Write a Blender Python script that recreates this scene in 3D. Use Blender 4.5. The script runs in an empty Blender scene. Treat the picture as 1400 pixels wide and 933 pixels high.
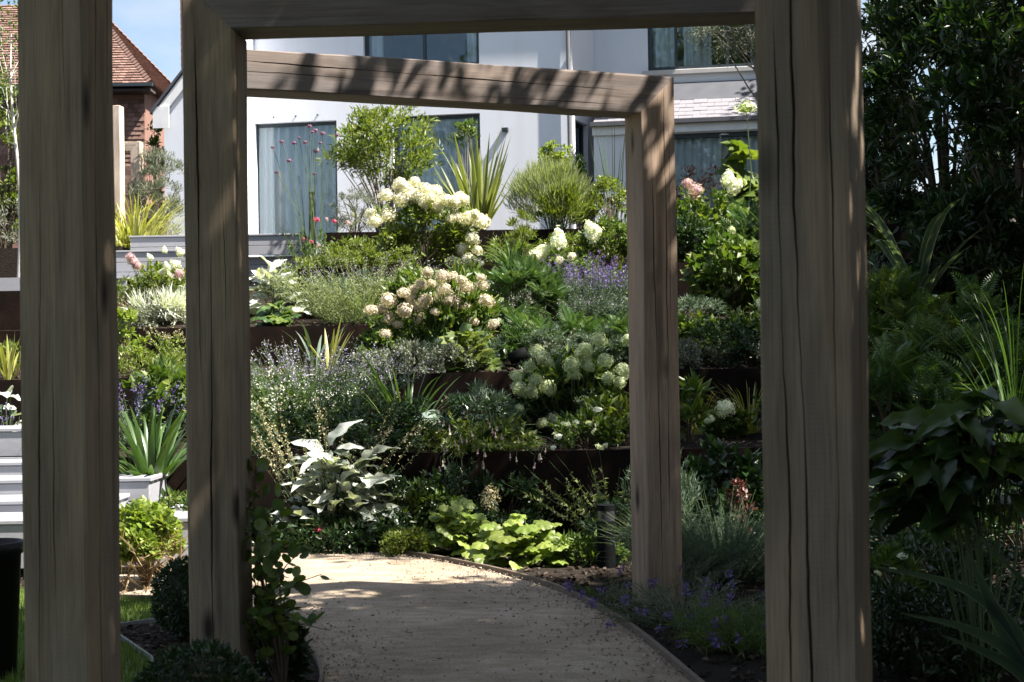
import bpy, math
import numpy as np
from mathutils import Matrix, Vector

R = math.radians
rng = np.random.default_rng(7)
scn = bpy.context.scene
COL = scn.collection

# ------------------------------------------------------------------ camera
CAM = Vector((0.0, 0.0, 1.30))
FPX = 1944.0                                    # 50 mm on a 36 mm sensor, photo 1400 px wide
CAMROT = (Matrix.Rotation(R(90 + 0.78), 4, 'X') @ Matrix.Rotation(R(-0.9), 4, 'Z'))
cd = bpy.data.cameras.new('camera'); cam = bpy.data.objects.new('camera', cd); COL.objects.link(cam)
cam.matrix_world = Matrix.Translation(CAM) @ CAMROT
cd.lens = 50.0; cd.sensor_width = 36.0; cd.clip_start = 0.05; cd.clip_end = 600
cd.dof.use_dof = True; cd.dof.focus_distance = 10.5; cd.dof.aperture_fstop = 8.0
scn.camera = cam

# ------------------------------------------------------------------ light
SUN_EL, SUN_AZ = 56.0, 109.0                     # azimuth clockwise from +Y (the view direction)
w = bpy.data.worlds.new('World'); scn.world = w; w.use_nodes = True
nt = w.node_tree; nt.nodes.clear()
out = nt.nodes.new('ShaderNodeOutputWorld'); bg = nt.nodes.new('ShaderNodeBackground')
sky = nt.nodes.new('ShaderNodeTexSky'); sky.sky_type = 'NISHITA'; sky.sun_disc = False
sky.sun_elevation = R(SUN_EL); sky.sun_rotation = R(SUN_AZ); sky.air_density = 1.0; sky.dust_density = 1.2
tc = nt.nodes.new('ShaderNodeTexCoord'); mp = nt.nodes.new('ShaderNodeMapping'); mp.inputs['Scale'].default_value = (1, 1, 2.6)
nz = nt.nodes.new('ShaderNodeTexNoise'); nz.inputs['Scale'].default_value = 4.2; nz.inputs['Detail'].default_value = 8
rp = nt.nodes.new('ShaderNodeValToRGB'); rp.color_ramp.elements[0].position = 0.44; rp.color_ramp.elements[1].position = 0.70
mx = nt.nodes.new('ShaderNodeMixRGB'); mx.inputs[2].default_value = (4.6, 4.8, 5.1, 1)
nt.links.new(tc.outputs['Generated'], mp.inputs[0]); nt.links.new(mp.outputs[0], nz.inputs[0]); nt.links.new(nz.outputs[0], rp.inputs[0])
nt.links.new(rp.outputs[0], mx.inputs[0]); nt.links.new(sky.outputs[0], mx.inputs[1])
nt.links.new(mx.outputs[0], bg.inputs[0]); bg.inputs[1].default_value = 0.055
nt.links.new(bg.outputs[0], out.inputs[0])
sl = bpy.data.lights.new('sun', 'SUN'); sun = bpy.data.objects.new('sun', sl); COL.objects.link(sun)
sl.energy = 5.0; sl.angle = R(0.53); sl.color = (1.0, 0.93, 0.84)
sv = Vector((math.cos(R(SUN_EL)) * math.sin(R(SUN_AZ)), math.cos(R(SUN_EL)) * math.cos(R(SUN_AZ)), math.sin(R(SUN_EL))))
sun.rotation_euler = sv.to_track_quat('Z', 'Y').to_euler(); sun.location = (20, -5, 30)
scn.view_settings.view_transform = 'Standard'; scn.view_settings.look = 'None'
scn.view_settings.exposure = 1.95; scn.view_settings.gamma = 1.0; scn.view_settings.use_curve_mapping = False
try:
    scn.cycles.use_denoising = True
    scn.cycles.denoiser = 'OPENIMAGEDENOISE'
    scn.cycles.max_bounces = 7; scn.cycles.diffuse_bounces = 3; scn.cycles.glossy_bounces = 3; scn.cycles.transparent_max_bounces = 8
    scn.cycles.transmission_bounces = 4; scn.cycles.sample_clamp_indirect = 6.0
except Exception:
    pass

# ------------------------------------------------------------------ helpers
def P(px, py, Y):
    """place in the world at depth Y that the photograph shows at pixel (px, py)"""
    d = CAMROT.to_3x3() @ Vector(((px - 700) / FPX, (466.5 - py) / FPX, -1))
    return CAM + d * (Y / d.y)

def tag(o, label=None, cat=None, group=None, kind=None):
    if label: o['label'] = label
    if cat: o['category'] = cat
    if group: o['group'] = group
    if kind: o['kind'] = kind
    return o

def empty(name, loc, rz=0.0, label=None, cat=None, group=None):
    o = bpy.data.objects.new(name, None); COL.objects.link(o)
    o.location = loc; o.rotation_euler = (0, 0, rz); o.empty_display_size = 0.1
    return tag(o, label, cat, group)

class MB:
    """collects vertices, polygons and one random value per piece"""
    def __init__(s): s.v = []; s.f = []; s.r = []; s.n = 0
    def add(s, v, faces, r=0.5):
        v = np.asarray(v, float).reshape(-1, 3)
        s.v.append(v)
        for f in (faces if isinstance(faces, (list, tuple)) and len(faces) and isinstance(faces[0], np.ndarray) and faces[0].ndim == 2 else [faces]):
            if isinstance(f, np.ndarray): s.f.append(f + s.n)
            else:
                by = {}
                for q in f: by.setdefault(len(q), []).append(q)
                for k in by: s.f.append(np.asarray(by[k], int) + s.n)
        s.r.append(np.broadcast_to(np.asarray(r, float), (len(v),)).copy()); s.n += len(v)
        return s
    def box(s, x0, x1, y0, y1, z0, z1, r=0.5):
        v = [(x, y, z) for z in (z0, z1) for y in (y0, y1) for x in (x0, x1)]
        return s.add(v, [(0, 2, 3, 1), (4, 5, 7, 6), (0, 1, 5, 4), (2, 6, 7, 3), (0, 4, 6, 2), (1, 3, 7, 5)], r)
    def bbox(s, x0, x1, y0, y1, z0, z1, b=0.004, r=0.5):
        """box with chamfered vertical-plane edges on its front (-y) side"""
        v = []
        for (y, i) in ((y1, 0), (y0 + b, 0), (y0, b)):
            v += [(x0 + i, y, z0 + i), (x1 - i, y, z0 + i), (x1 - i, y, z1 - i), (x0 + i, y, z1 - i)]
        f = [(3, 2, 1, 0), (8, 9, 10, 11)]
        for L in (0, 4):
            for k in range(4): f.append((L + k, L + (k + 1) % 4, L + 4 + (k + 1) % 4, L + 4 + k))
        f = [f[0][::-1], f[1]] + f[2:]
        return s.add(v, f, r)
    def tube(s, pts, r0, r1=None, sides=5, r=0.5, cap=False):
        pts = np.asarray(pts, float); n = len(pts); r1 = r0 if r1 is None else r1
        t = np.gradient(pts, axis=0); t /= np.linalg.norm(t, axis=1)[:, None] + 1e-9
        ref = np.array([0.3, 0.9, 0.1]) if abs(t[0, 2]) > .5 else np.array([0, 0, 1.])
        a = np.cross(t, ref); a /= np.linalg.norm(a, axis=1)[:, None] + 1e-9; b = np.cross(t, a)
        rad = np.linspace(r0, r1, n) if np.isscalar(r0) else np.asarray(r0)
        th = np.arange(sides) * 2 * np.pi / sides
        v = pts[:, None] + rad[:, None, None] * (np.cos(th)[None, :, None] * a[:, None] + np.sin(th)[None, :, None] * b[:, None])
        i = np.arange(n - 1)[:, None] * sides; k = np.arange(sides)[None]
        q = np.stack([i + k, i + (k + 1) % sides, i + sides + (k + 1) % sides, i + sides + k], -1).reshape(-1, 4)
        s.add(v.reshape(-1, 3), [q], r)
        if cap:
            s.add(v[0], [tuple(range(sides))], r); s.add(v[-1], [tuple(range(sides))[::-1]], r)
        return s
    def lathe(s, prof, sides=20, r=0.5):
        th = np.arange(sides) * 2 * np.pi / sides
        v = np.array([[(p[0] * np.cos(a), p[0] * np.sin(a), p[1]) for a in th] for p in prof]).reshape(-1, 3)
        n = len(prof); i = np.arange(n - 1)[:, None] * sides; k = np.arange(sides)[None]
        q = np.stack([i + k, i + (k + 1) % sides, i + sides + (k + 1) % sides, i + sides + k], -1).reshape(-1, 4)
        return s.add(v, [q], r)
    def mesh(s, name, mat=None, smooth=False):
        me = bpy.data.meshes.new(name)
        V = np.concatenate(s.v); lt = np.concatenate([np.full(len(f), f.shape[1]) for f in s.f]); lv = np.concatenate([f.reshape(-1) for f in s.f])
        me.vertices.add(len(V)); me.vertices.foreach_set('co', V.astype(np.float32).reshape(-1))
        me.loops.add(len(lv)); me.loops.foreach_set('vertex_index', lv.astype(np.int32))
        me.polygons.add(len(lt)); ls = np.concatenate([[0], np.cumsum(lt)[:-1]])
        me.polygons.foreach_set('loop_start', ls.astype(np.int32)); me.polygons.foreach_set('loop_total', lt.astype(np.int32))
        me.polygons.foreach_set('use_smooth', np.full(len(lt), bool(smooth)))
        at = me.attributes.new('rnd', 'FLOAT', 'POINT'); at.data.foreach_set('value', np.concatenate(s.r).astype(np.float32))
        me.update(calc_edges=True); me.validate()
        if mat: me.materials.append(mat)
        return me
    def build(s, name, mat, parent=None, smooth=False, kind=None):
        return link(name, s.mesh(name, mat, smooth), parent, kind)

def link(name, me, parent=None, kind=None, M=None):
    o = bpy.data.objects.new(name, me); COL.objects.link(o)
    if parent: o.parent = parent
    if kind: o['kind'] = kind
    if M is not None: o.matrix_local = M
    return o

def frame_mat(pos, axis, nrm, size):
    """matrix that puts local +Y along axis, +Z along nrm"""
    y = Vector(axis).normalized(); x = y.cross(Vector(nrm)).normalized(); z = x.cross(y)
    M = Matrix((x, y, z)).transposed().to_4x4()
    return Matrix.Translation(Vector(pos)) @ M @ Matrix.Scale(size, 4)

# ------------------------------------------------------------------ materials
def nodes(name):
    m = bpy.data.materials.new(name); m.use_nodes = True
    n = m.node_tree; b = n.nodes['Principled BSDF']
    return m, n, b, n.nodes['Material Output']

def ramp(n, stops):
    r = n.nodes.new('ShaderNodeValToRGB'); e = r.color_ramp.elements
    while len(e) < len(stops): e.new(0.5)
    for k, (p, c) in enumerate(stops): e[k].position = p; e[k].color = (*c, 1)
    return r

def noise(n, scale, detail=4, vec=None, rough=0.55, dist=0.0):
    t = n.nodes.new('ShaderNodeTexNoise'); t.inputs['Scale'].default_value = scale; t.inputs['Detail'].default_value = detail
    t.inputs['Roughness'].default_value = rough; t.inputs['Distortion'].default_value = dist
    if vec: n.links.new(vec, t.inputs['Vector'])
    return t

def coords(n, scale=(1, 1, 1), obj=True, loc=(0, 0, 0)):
    c = n.nodes.new('ShaderNodeTexCoord'); m = n.nodes.new('ShaderNodeMapping'); m.inputs['Scale'].default_value = scale; m.inputs['Location'].default_value = loc
    n.links.new(c.outputs['Object'], m.inputs[0]); return m.outputs[0]

def bump(n, b, h, strength=0.3, dist=0.01, prev=None):
    u = n.nodes.new('ShaderNodeBump'); u.inputs['Strength'].default_value = strength; u.inputs['Distance'].default_value = dist
    n.links.new(h, u.inputs['Height'])
    if prev: n.links.new(prev, u.inputs['Normal'])
    if b: n.links.new(u.outputs[0], b.inputs['Normal'])
    return u.outputs[0]

def mixc(n, a, b, fac, mode='MIX'):
    m = n.nodes.new('ShaderNodeMixRGB'); m.blend_type = mode
    for k, s in ((0, fac), (1, a), (2, b)):
        if isinstance(s, (int, float)): m.inputs[k].default_value = s
        elif isinstance(s, tuple): m.inputs[k].default_value = (*s, 1)
        else: n.links.new(s, m.inputs[k])
    return m.outputs[0]

def attr(n, name='rnd'):
    a = n.nodes.new('ShaderNodeAttribute'); a.attribute_name = name; return a.outputs['Fac']

def leafmat(name, c1, c2, c3=None, rough=0.45, trans=0.3, spec=0.5, var=0.42):
    m, n, b, o = nodes(name)
    r = ramp(n, [(0.0, c1), (0.75, c2), (1.0, c3 or c2)])
    n.links.new(attr(n), r.inputs[0])
    nn = noise(n, 9, 2, coords(n)); c = mixc(n, r.outputs[0], tuple(x * .62 for x in c1), nn.outputs[0], 'MIX')
    mm = n.nodes.new('ShaderNodeMath'); mm.operation = 'MULTIPLY'; mm.inputs[1].default_value = var
    n.links.new(nn.outputs[0], mm.inputs[0]); n.links.new(mm.outputs[0], c.node.inputs[0])
    n.links.new(c, b.inputs['Base Color']); b.inputs['Roughness'].default_value = rough; b.inputs['Specular IOR Level'].default_value = spec
    t = n.nodes.new('ShaderNodeBsdfTranslucent'); g = mixc(n, c, (1.35, 1.45, 0.55), 1.0, 'MULTIPLY'); n.links.new(g, t.inputs[0])
    x = n.nodes.new('ShaderNodeMixShader'); x.inputs[0].default_value = trans
    n.links.new(b.outputs[0], x.inputs[1]); n.links.new(t.outputs[0], x.inputs[2]); n.links.new(x.outputs[0], o.inputs[0])
    return m

def plain(name, c, rough=0.6, metal=0.0, var=0.25, scale=6, bmp=0.0, spec=0.5, bscale=60):
    m, n, b, o = nodes(name); v = coords(n)
    nn = noise(n, scale, 5, v)
    n.links.new(mixc(n, tuple(x * (1 - var) for x in c), tuple(min(1, x * (1 + var)) for x in c), nn.outputs[0]), b.inputs['Base Color'])
    b.inputs['Roughness'].default_value = rough; b.inputs['Metallic'].default_value = metal; b.inputs['Specular IOR Level'].default_value = spec
    if bmp: bump(n, b, noise(n, bscale, 4, v).outputs[0], bmp, 0.01)
    return m

def oakmat(name, dark, light, grey, gf=0.4):
    """sawn oak: grain along local Z, saw marks across it, knots and weathered greying"""
    m, n, b, o = nodes(name)
    oi = n.nodes.new('ShaderNodeObjectInfo')
    off = n.nodes.new('ShaderNodeVectorMath'); off.operation = 'SCALE'; off.inputs[0].default_value = (7, 5, 11); n.links.new(oi.outputs['Random'], off.inputs['Scale'])
    def cc(sc):
        c = n.nodes.new('ShaderNodeTexCoord'); a = n.nodes.new('ShaderNodeVectorMath'); a.operation = 'ADD'
        n.links.new(c.outputs['Object'], a.inputs[0]); n.links.new(off.outputs[0], a.inputs[1])
        mm = n.nodes.new('ShaderNodeMapping'); mm.inputs['Scale'].default_value = sc; n.links.new(a.outputs[0], mm.inputs[0]); return mm.outputs[0]
    grain = noise(n, 1.0, 8, cc((24, 24, 1.0)), 0.66, 0.9)
    wide = noise(n, 1.0, 4, cc((9, 9, 0.8)), 0.5, 0.6)
    fine = noise(n, 1.0, 3, cc((240, 240, 4.5)), 0.6)
    base = ramp(n, [(0.26, tuple(.5 * a + .5 * b_ for a, b_ in zip(dark, light))), (0.5, light), (0.72, tuple(min(1, x * 1.12) for x in light))]); n.links.new(grain.outputs[0], base.inputs[0])
    wr = ramp(n, [(0.38, (0.0,) * 3), (0.62, (1,) * 3)]); n.links.new(wide.outputs[0], wr.inputs[0])
    wf = n.nodes.new('ShaderNodeMath'); wf.operation = 'MULTIPLY'; wf.inputs[1].default_value = gf; n.links.new(wr.outputs[0], wf.inputs[0])
    c1 = mixc(n, base.outputs[0], grey, wf.outputs[0])
    # rusty brown streaks that run with the grain
    st = noise(n, 1.0, 3, cc((15, 15, 0.55)), 0.5, 0.3); sr = ramp(n, [(0.60, (0,) * 3), (0.70, (1,) * 3)]); n.links.new(st.outputs[0], sr.inputs[0])
    sf = n.nodes.new('ShaderNodeMath'); sf.operation = 'MULTIPLY'; sf.inputs[1].default_value = 0.55; n.links.new(sr.outputs[0], sf.inputs[0])
    c2 = mixc(n, c1, tuple(x * 0.55 for x in dark), sf.outputs[0])
    # dark knots
    vo = n.nodes.new('ShaderNodeTexVoronoi'); vo.inputs['Scale'].default_value = 1.0; n.links.new(cc((4.6, 4.6, 1.5)), vo.inputs['Vector'])
    kr = ramp(n, [(0.05, (1,) * 3), (0.15, (0,) * 3)]); n.links.new(vo.outputs['Distance'], kr.inputs[0])
    c3 = mixc(n, c2, (0.03, 0.022, 0.016), kr.outputs[0])
    fr = ramp(n, [(0.34, (0.74,) * 3), (0.56, (1.03,) * 3)]); n.links.new(fine.outputs[0], fr.inputs[0])
    c4 = mixc(n, c3, fr.outputs[0], 1.0, 'MULTIPLY')
    saw = n.nodes.new('ShaderNodeTexWave'); saw.wave_type = 'BANDS'; saw.bands_direction = 'Z'; saw.inputs['Scale'].default_value = 26
    saw.inputs['Distortion'].default_value = 6.0; saw.inputs['Detail'].default_value = 2; saw.inputs['Detail Scale'].default_value = 0.6
    n.links.new(cc((0.12, 0.12, 1.0)), saw.inputs['Vector'])
    sw = ramp(n, [(0.35, (0.92,) * 3), (0.75, (1.0,) * 3)]); n.links.new(saw.outputs[0], sw.inputs[0])
    swm = n.nodes.new('ShaderNodeMath'); swm.operation = 'MULTIPLY'; swm.inputs[1].default_value = 0.55; n.links.new(wr.outputs[0], swm.inputs[0]); c5 = mixc(n, c4, sw.outputs[0], swm.outputs[0], 'MULTIPLY')
    bl = noise(n, 1.0, 4, cc((6, 6, 1.6)), 0.55, 0.5); br = ramp(n, [(0.32, (0.66, 0.64, 0.62)), (0.52, (1.0, 1.0, 1.0)), (0.70, (1.22, 1.18, 1.12))]); n.links.new(bl.outputs[0], br.inputs[0]); c5 = mixc(n, c5, br.outputs[0], 0.85, 'MULTIPLY')
    n.links.new(c5, b.inputs['Base Color']); b.inputs['Roughness'].default_value = 0.78; b.inputs['Specular IOR Level'].default_value = 0.25
    b1 = bump(n, None, mixc(n, (0.5, 0.5, 0.5), saw.outputs[0], wr.outputs[0]), 0.03, 0.002); b2 = bump(n, None, grain.outputs[0], 0.25, 0.004, b1); bump(n, b, fine.outputs[0], 0.25, 0.0015, b2)
    return m
# ------------------------------------------------------------------ terrain
FLOOR = 3.05                                    # level of the house terrace
WALLS = [(10.5, 0.00, 0.63), (12.3, 0.70, 1.20), (14.0, 1.28, 1.67), (16.0, 1.80, 2.37), (18.5, 2.47, 3.00)]   # depth, foot, top
def hgt(x, y):
    z = 0.0
    if y < WALLS[0][0]: return 0.0
    for i, (Y, a, t) in enumerate(WALLS):
        if y >= Y:
            nxt = WALLS[i + 1] if i + 1 < len(WALLS) else (21.0, FLOOR - .03, 0)
            k = min(1, (y - Y) / (nxt[0] - Y)); z = (t - 0.03) + (nxt[1] - t + 0.03) * k
    if x < -2.4 and y > 14.0:                   # the slope below the deck has no upper walls
        if y > 19.95 and (x < -5.45 or y > 22.9): return FLOOR - .06
        return 1.64 + .70 * min(1, (y - 14) / 4.9)
    return z

def soilmat():
    m, n, b, o = nodes('soil'); v = coords(n)
    a = noise(n, 2.2, 6, v); f = noise(n, 55, 5, v, 0.7); k = noise(n, 210, 3, v, 0.6)
    r = ramp(n, [(0.3, (0.008, 0.006, 0.005)), (0.55, (0.020, 0.015, 0.011)), (0.75, (0.045, 0.033, 0.026))]); n.links.new(f.outputs[0], r.inputs[0])
    n.links.new(mixc(n, r.outputs[0], (0.026, 0.020, 0.015), a.outputs[0]), b.inputs['Base Color']); b.inputs['Roughness'].default_value = 0.95; b.inputs['Specular IOR Level'].default_value = 0.15
    b1 = bump(n, None, f.outputs[0], 0.8, 0.02); bump(n, b, k.outputs[0], 0.5, 0.006, b1); return m
SOIL = soilmat()
xs = np.concatenate([[-200, -120, -60], np.linspace(-30, 30, 61), [60, 120, 200], [-5.47, -5.44, -2.405, -2.395]])
xs = np.sort(xs)
ys = [-60, -30] + list(np.arange(-12, 10.4, 0.8)) + []
for i, (Y, a, t) in enumerate(WALLS):
    nx = WALLS[i + 1][0] if i < 4 else 21.0
    ys += [Y - 0.004, Y + 0.004] + list(np.linspace(Y, nx, 6)[1:-1])
ys += [19.94, 19.96, 21, 22.89, 22.91, 26, 30, 40, 70, 150, 300]
ys = sorted(ys)
Z = []
for y in ys:
    for x in xs:
        z = hgt(x, y)
        if 5 < y < 21 and min(abs(y - q[0]) for q in WALLS) > 0.05 and not (y < 10.4): z += 0.02 * math.sin(x * 3.1 + y * 5) + 0.015 * math.sin(x * 7.7 - y * 3)
        Z.append((x, y, z))
nx_, ny_ = len(xs), len(ys)
i = np.arange(ny_ - 1)[:, None] * nx_; k = np.arange(nx_ - 1)[None]
q = np.stack([i + k, i + k + 1, i + nx_ + k + 1, i + nx_ + k], -1).reshape(-1, 4)
tag(MB().add(Z, [q]).build('ground', SOIL), kind='structure')

# ------------------------------------------------------------------ gravel path
def pathmat():
    m, n, b, o = nodes('self_binding_gravel'); v = coords(n)
    a = noise(n, 1.3, 5, v, 0.6); f = noise(n, 90, 4, v, 0.7); s = noise(n, 6, 5, coords(n, (1, 2.2, 1)), 0.6); g = noise(n, 420, 2, v, 0.5)
    r = ramp(n, [(0.25, (0.22, 0.17, 0.125)), (0.5, (0.39, 0.315, 0.24)), (0.75, (0.53, 0.45, 0.365))]); n.links.new(f.outputs[0], r.inputs[0])
    mo = ramp(n, [(0.40, (0,) * 3), (0.66, (1,) * 3)]); n.links.new(s.outputs[0], mo.inputs[0])
    c = mixc(n, r.outputs[0], (0.20, 0.165, 0.10), mo.outputs[0]); q = n.nodes.new('ShaderNodeMath'); q.operation = 'MULTIPLY'; q.inputs[1].default_value = 0.6
    n.links.new(mo.outputs[0], q.inputs[0]); n.links.new(q.outputs[0], c.node.inputs[0])
    pa = ramp(n, [(0.42, (0.82, 0.80, 0.78)), (0.62, (1.08, 1.08, 1.10))]); n.links.new(a.outputs[0], pa.inputs[0])
    c = mixc(n, c, pa.outputs[0], 1.0, 'MULTIPLY')
    gr = ramp(n, [(0.32, (0.55,) * 3), (0.5, (1.0,) * 3)]); n.links.new(g.outputs[0], gr.inputs[0]); c = mixc(n, c, gr.outputs[0], 0.8, 'MULTIPLY')
    n.links.new(c, b.inputs['Base Color']); b.inputs['Roughness'].default_value = 0.92; b.inputs['Specular IOR Level'].default_value = 0.2
    b1 = bump(n, None, f.outputs[0], 0.6, 0.008); bump(n, b, g.outputs[0], 0.5, 0.003, b1); return m
GRAVEL = pathmat()
def spline(pts, m=12):
    pts = np.asarray(pts, float); p = np.vstack([2 * pts[0] - pts[1], pts, 2 * pts[-1] - pts[-2]]); o = []
    for j in range(1, len(p) - 2):
        for t in np.linspace(0, 1, m, endpoint=False):
            a, b_, c, d = p[j - 1:j + 3]
            o.append(0.5 * (2 * b_ + (c - a) * t + (2 * a - 5 * b_ + 4 * c - d) * t * t + (3 * b_ - a - 3 * c + d) * t ** 3))
    return np.array(o + [pts[-1]])
def gp(px, py, z=0.0):                          # ground point seen at a pixel
    d = CAMROT.to_3x3() @ Vector(((px - 700) / FPX, (466.5 - py) / FPX, -1)); k = (z - CAM.z) / d.z
    p = CAM + d * k; return (p.x, p.y)
RE = spline([(1.1, -3), (0.95, 0.5), (0.85, 3.2), (0.82, 4.6)] + [gp(*p) for p in ((945, 933), (842, 850), (742, 802), (620, 772), (520, 757), (430, 751))] + [(-1.75, gp(430, 751)[1] - .12), (-2.3, gp(430, 751)[1] - .55), (-2.9, gp(430, 751)[1] - 1.1)])
LE = spline([(-0.95, -3), (-0.9, 0.5), (-0.84, 3.2), (-0.80, 4.6)] + [gp(*p) for p in ((440, 933), (398, 862))] + [(-1.35, 7.35), (-1.75, 7.75), (-2.3, 7.95), (-2.7, 7.95)])
def resample(c, m):
    d = np.concatenate([[0], np.cumsum(np.linalg.norm(np.diff(c, axis=0), axis=1))]); t = np.linspace(0, d[-1], m)
    return np.stack([np.interp(t, d, c[:, 0]), np.interp(t, d, c[:, 1])], 1)
A_, B_ = resample(LE, 70), resample(RE, 70)
V = []
for a, b_ in zip(A_, B_):
    for t in np.linspace(0, 1, 6): p = a * (1 - t) + b_ * t; V.append((p[0], p[1], 0.010 + 0.012 * math.sin(math.pi * t)))
i = np.arange(69)[:, None] * 6; k = np.arange(5)[None]
q = np.stack([i + k, i + k + 1, i + 6 + k + 1, i + 6 + k], -1).reshape(-1, 4)
tag(MB().add(V, [q]).build('path', GRAVEL, smooth=True), kind='structure')
EDGE = plain('edging_steel', (0.13, 0.10, 0.075), 0.75, 0.2, 0.5, 9, 0.3)
def edging(c, z0, z1, th, name, label, mat=EDGE):
    c3 = resample(c, 90); t = np.gradient(c3, axis=0); t /= np.linalg.norm(t, axis=1)[:, None]; nn = np.stack([-t[:, 1], t[:, 0]], 1) * th / 2
    V = []
    for p, q_ in zip(c3, nn):
        for s_, z in ((1, z0), (1, z1), (-1, z1), (-1, z0)): V.append((p[0] + s_ * q_[0], p[1] + s_ * q_[1], z))
    i = np.arange(89)[:, None] * 4; k = np.arange(4)[None]
    q = np.stack([i + k, i + (k + 1) % 4, i + 4 + (k + 1) % 4, i + 4 + k], -1).reshape(-1, 4)
    return tag(MB().add(V, [q]).build(name, mat), label, 'edging')
edging(RE, -0.02, 0.040, 0.022, 'path_edging', 'long curved edging strip holding the gravel against the terraced bed')
edging(LE, -0.02, 0.034, 0.014, 'path_edging', 'edging strip between the gravel and the mulched bed at the oak posts')

# ------------------------------------------------------------------ lawn and left bed
LAWN = plain('lawn_turf', (0.07, 0.11, 0.02), 0.9, 0, 0.4, 20, 0.6)
BED = [(-2.02, 7.02), (-1.78, 7.22), (-1.45, 7.24)] + [tuple(p) for p in A_[::-1] if 3.9 < p[1] < 7.2] + [(-1.15, 4.0), (-1.32, 5.2), (-1.60, 6.25)]
LP = [(-9, -4)] + [tuple(p) for p in A_ if p[1] > -4][:1] + [tuple(p) for p in A_ if p[1] > 0] + [(-2.4, 8.35), (-9, 8.35)]
def sheet(name, poly, z, mat):
    me = bpy.data.meshes.new(name); me.from_pydata([(x, y, z) for x, y in poly], [], [tuple(range(len(poly)))]); me.materials.append(mat); return tag(link(name, me), kind='structure')
sheet('lawn', LP, 0.004, LAWN); sheet('planting_bed', BED, 0.008, SOIL)
edging(np.array([(-1.15, 4.0), (-1.32, 5.2), (-1.60, 6.25), (-2.02, 7.02), (-1.78, 7.22), (-1.45, 7.24)]), -0.02, 0.03, 0.012, 'lawn_edging', 'steel strip between the lawn and the mulched bed at the oak post', plain('edging_galvanised', (0.22, 0.22, 0.22), 0.6, 0.5, 0.3))
def inside(poly, x, y):
    c = False; j = len(poly) - 1
    for i_ in range(len(poly)):
        (xi, yi), (xj, yj) = poly[i_], poly[j]
        if (yi > y) != (yj > y) and x < (xj - xi) * (y - yi) / (yj - yi) + xi: c = not c
        j = i_
    return c

# ------------------------------------------------------------------ corten terrace walls
CORTEN = None
def cortenmat():
    m, n, b, o = nodes('corten_steel'); v = coords(n, (1, 1, 1)); s = coords(n, (5, 5, 0.7))
    a = noise(n, 3, 6, v, 0.65); f = noise(n, 45, 4, v, 0.6); d = noise(n, 1.2, 4, s, 0.6)
    r = ramp(n, [(0.3, (0.006, 0.0045, 0.004)), (0.5, (0.014, 0.008, 0.006)), (0.72, (0.042, 0.021, 0.014))]); n.links.new(a.outputs[0], r.inputs[0])
    c = mixc(n, r.outputs[0], (0.009, 0.007, 0.006), d.outputs[0]); n.links.new(c, b.inputs['Base Color'])
    b.inputs['Roughness'].default_value = 0.9; b.inputs['Specular IOR Level'].default_value = 0.06; bump(n, b, f.outputs[0], 0.3, 0.004); return m
CORTEN = cortenmat()
WL = ['rusty steel terrace wall lowest on the slope, above the border beside the path', 'rusty steel terrace wall on the slope, second up from the path',
      'rusty steel terrace wall on the slope, third up from the path', 'rusty steel terrace wall below the white hydrangea bush, fourth up from the path',
      'topmost rusty steel terrace wall, just below the level of the deck']
for j, (Y, a, t) in enumerate(WALLS):
    root = empty('retaining_wall', (0, Y - 0.02, a - 0.08), 0, WL[j], 'wall', 'steel walls of the terraced slope')
    x0 = -6.2 if j < 3 else -2.4; x = x0; p = 0
    while x < 7.4:
        L = 2.44
        m_ = MB(); h = t - a + 0.08
        m_.box(0.003, L - 0.003, -0.006, 0.006, 0, h).box(0.003, L - 0.003, 0.0065, 0.05, h - 0.008, h)
        o = m_.build('steel_panel', CORTEN, root); o.location = (x, 0.0015 * ((p * 7) % 3 - 1), 0); x += L; p += 1
# ------------------------------------------------------------------ decks and steps
DECK = plain('composite_deck', (0.27, 0.275, 0.30), 0.62, 0, 0.12, 3, 0.12, 0.4, 25)
DECKF = DECK
def planks_front(root, x0, x1, y, z0, z1, nb, th=0.022, gap=0.005):
    h = (z1 - z0) / nb
    for k in range(nb):
        MB().bbox(x0, x1, y, y + th, z0 + k * h + gap / 2, z0 + (k + 1) * h - gap / 2, 0.004).build('fascia_board', DECK, root)
def planks_top(root, x0, x1, y0, y1, z, bw=0.14, th=0.024):
    n_ = max(1, int(round((y1 - y0) / bw))); b_ = (y1 - y0) / n_
    for k in range(n_):
        MB().bbox(x0, x1, y0 + k * b_ + .003, y0 + (k + 1) * b_ - .003, z - th, z, 0.003).build('deck_board', DECK, root)
# upper deck in front of the house
xa, xb, yD = P(178, 325, 20).x, P(413, 322, 20).x, 20.0
dz = P(300, 321, 20).z
root = empty('timber_deck', (0, 0, FLOOR), 0, 'raised pale grey deck in front of the curtained glass door', 'deck'); root.location = (0, 0, 0)
planks_front(root, xa, xb, yD, dz - 0.30, dz - 0.026, 2)
for k in range(2): MB().box(xb - 0.022, xb, yD + 0.024, 23.0, dz - 0.30 + k * .137 + .003, dz - 0.30 + (k + 1) * .137 - .003).build('fascia_board', DECK, root)
planks_top(root, xa - .02, xb + 0.02, yD - 0.02, 22.8, dz)
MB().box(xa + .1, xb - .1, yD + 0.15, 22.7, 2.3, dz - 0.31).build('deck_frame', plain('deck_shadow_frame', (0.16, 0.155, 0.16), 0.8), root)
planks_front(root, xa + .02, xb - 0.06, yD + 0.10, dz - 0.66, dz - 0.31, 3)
xc, xd = P(95, 345, 19).x, P(262, 345, 19).x
r2 = empty('deck_bench', (0, 0, 0), 0, 'low pale grey stepped landing below the deck, behind the pink plumes', 'landing')
zt = P(160, 343, 18.9).z
planks_front(r2, xc, xd, 18.9, zt - 0.42, zt - 0.026, 3)
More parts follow.
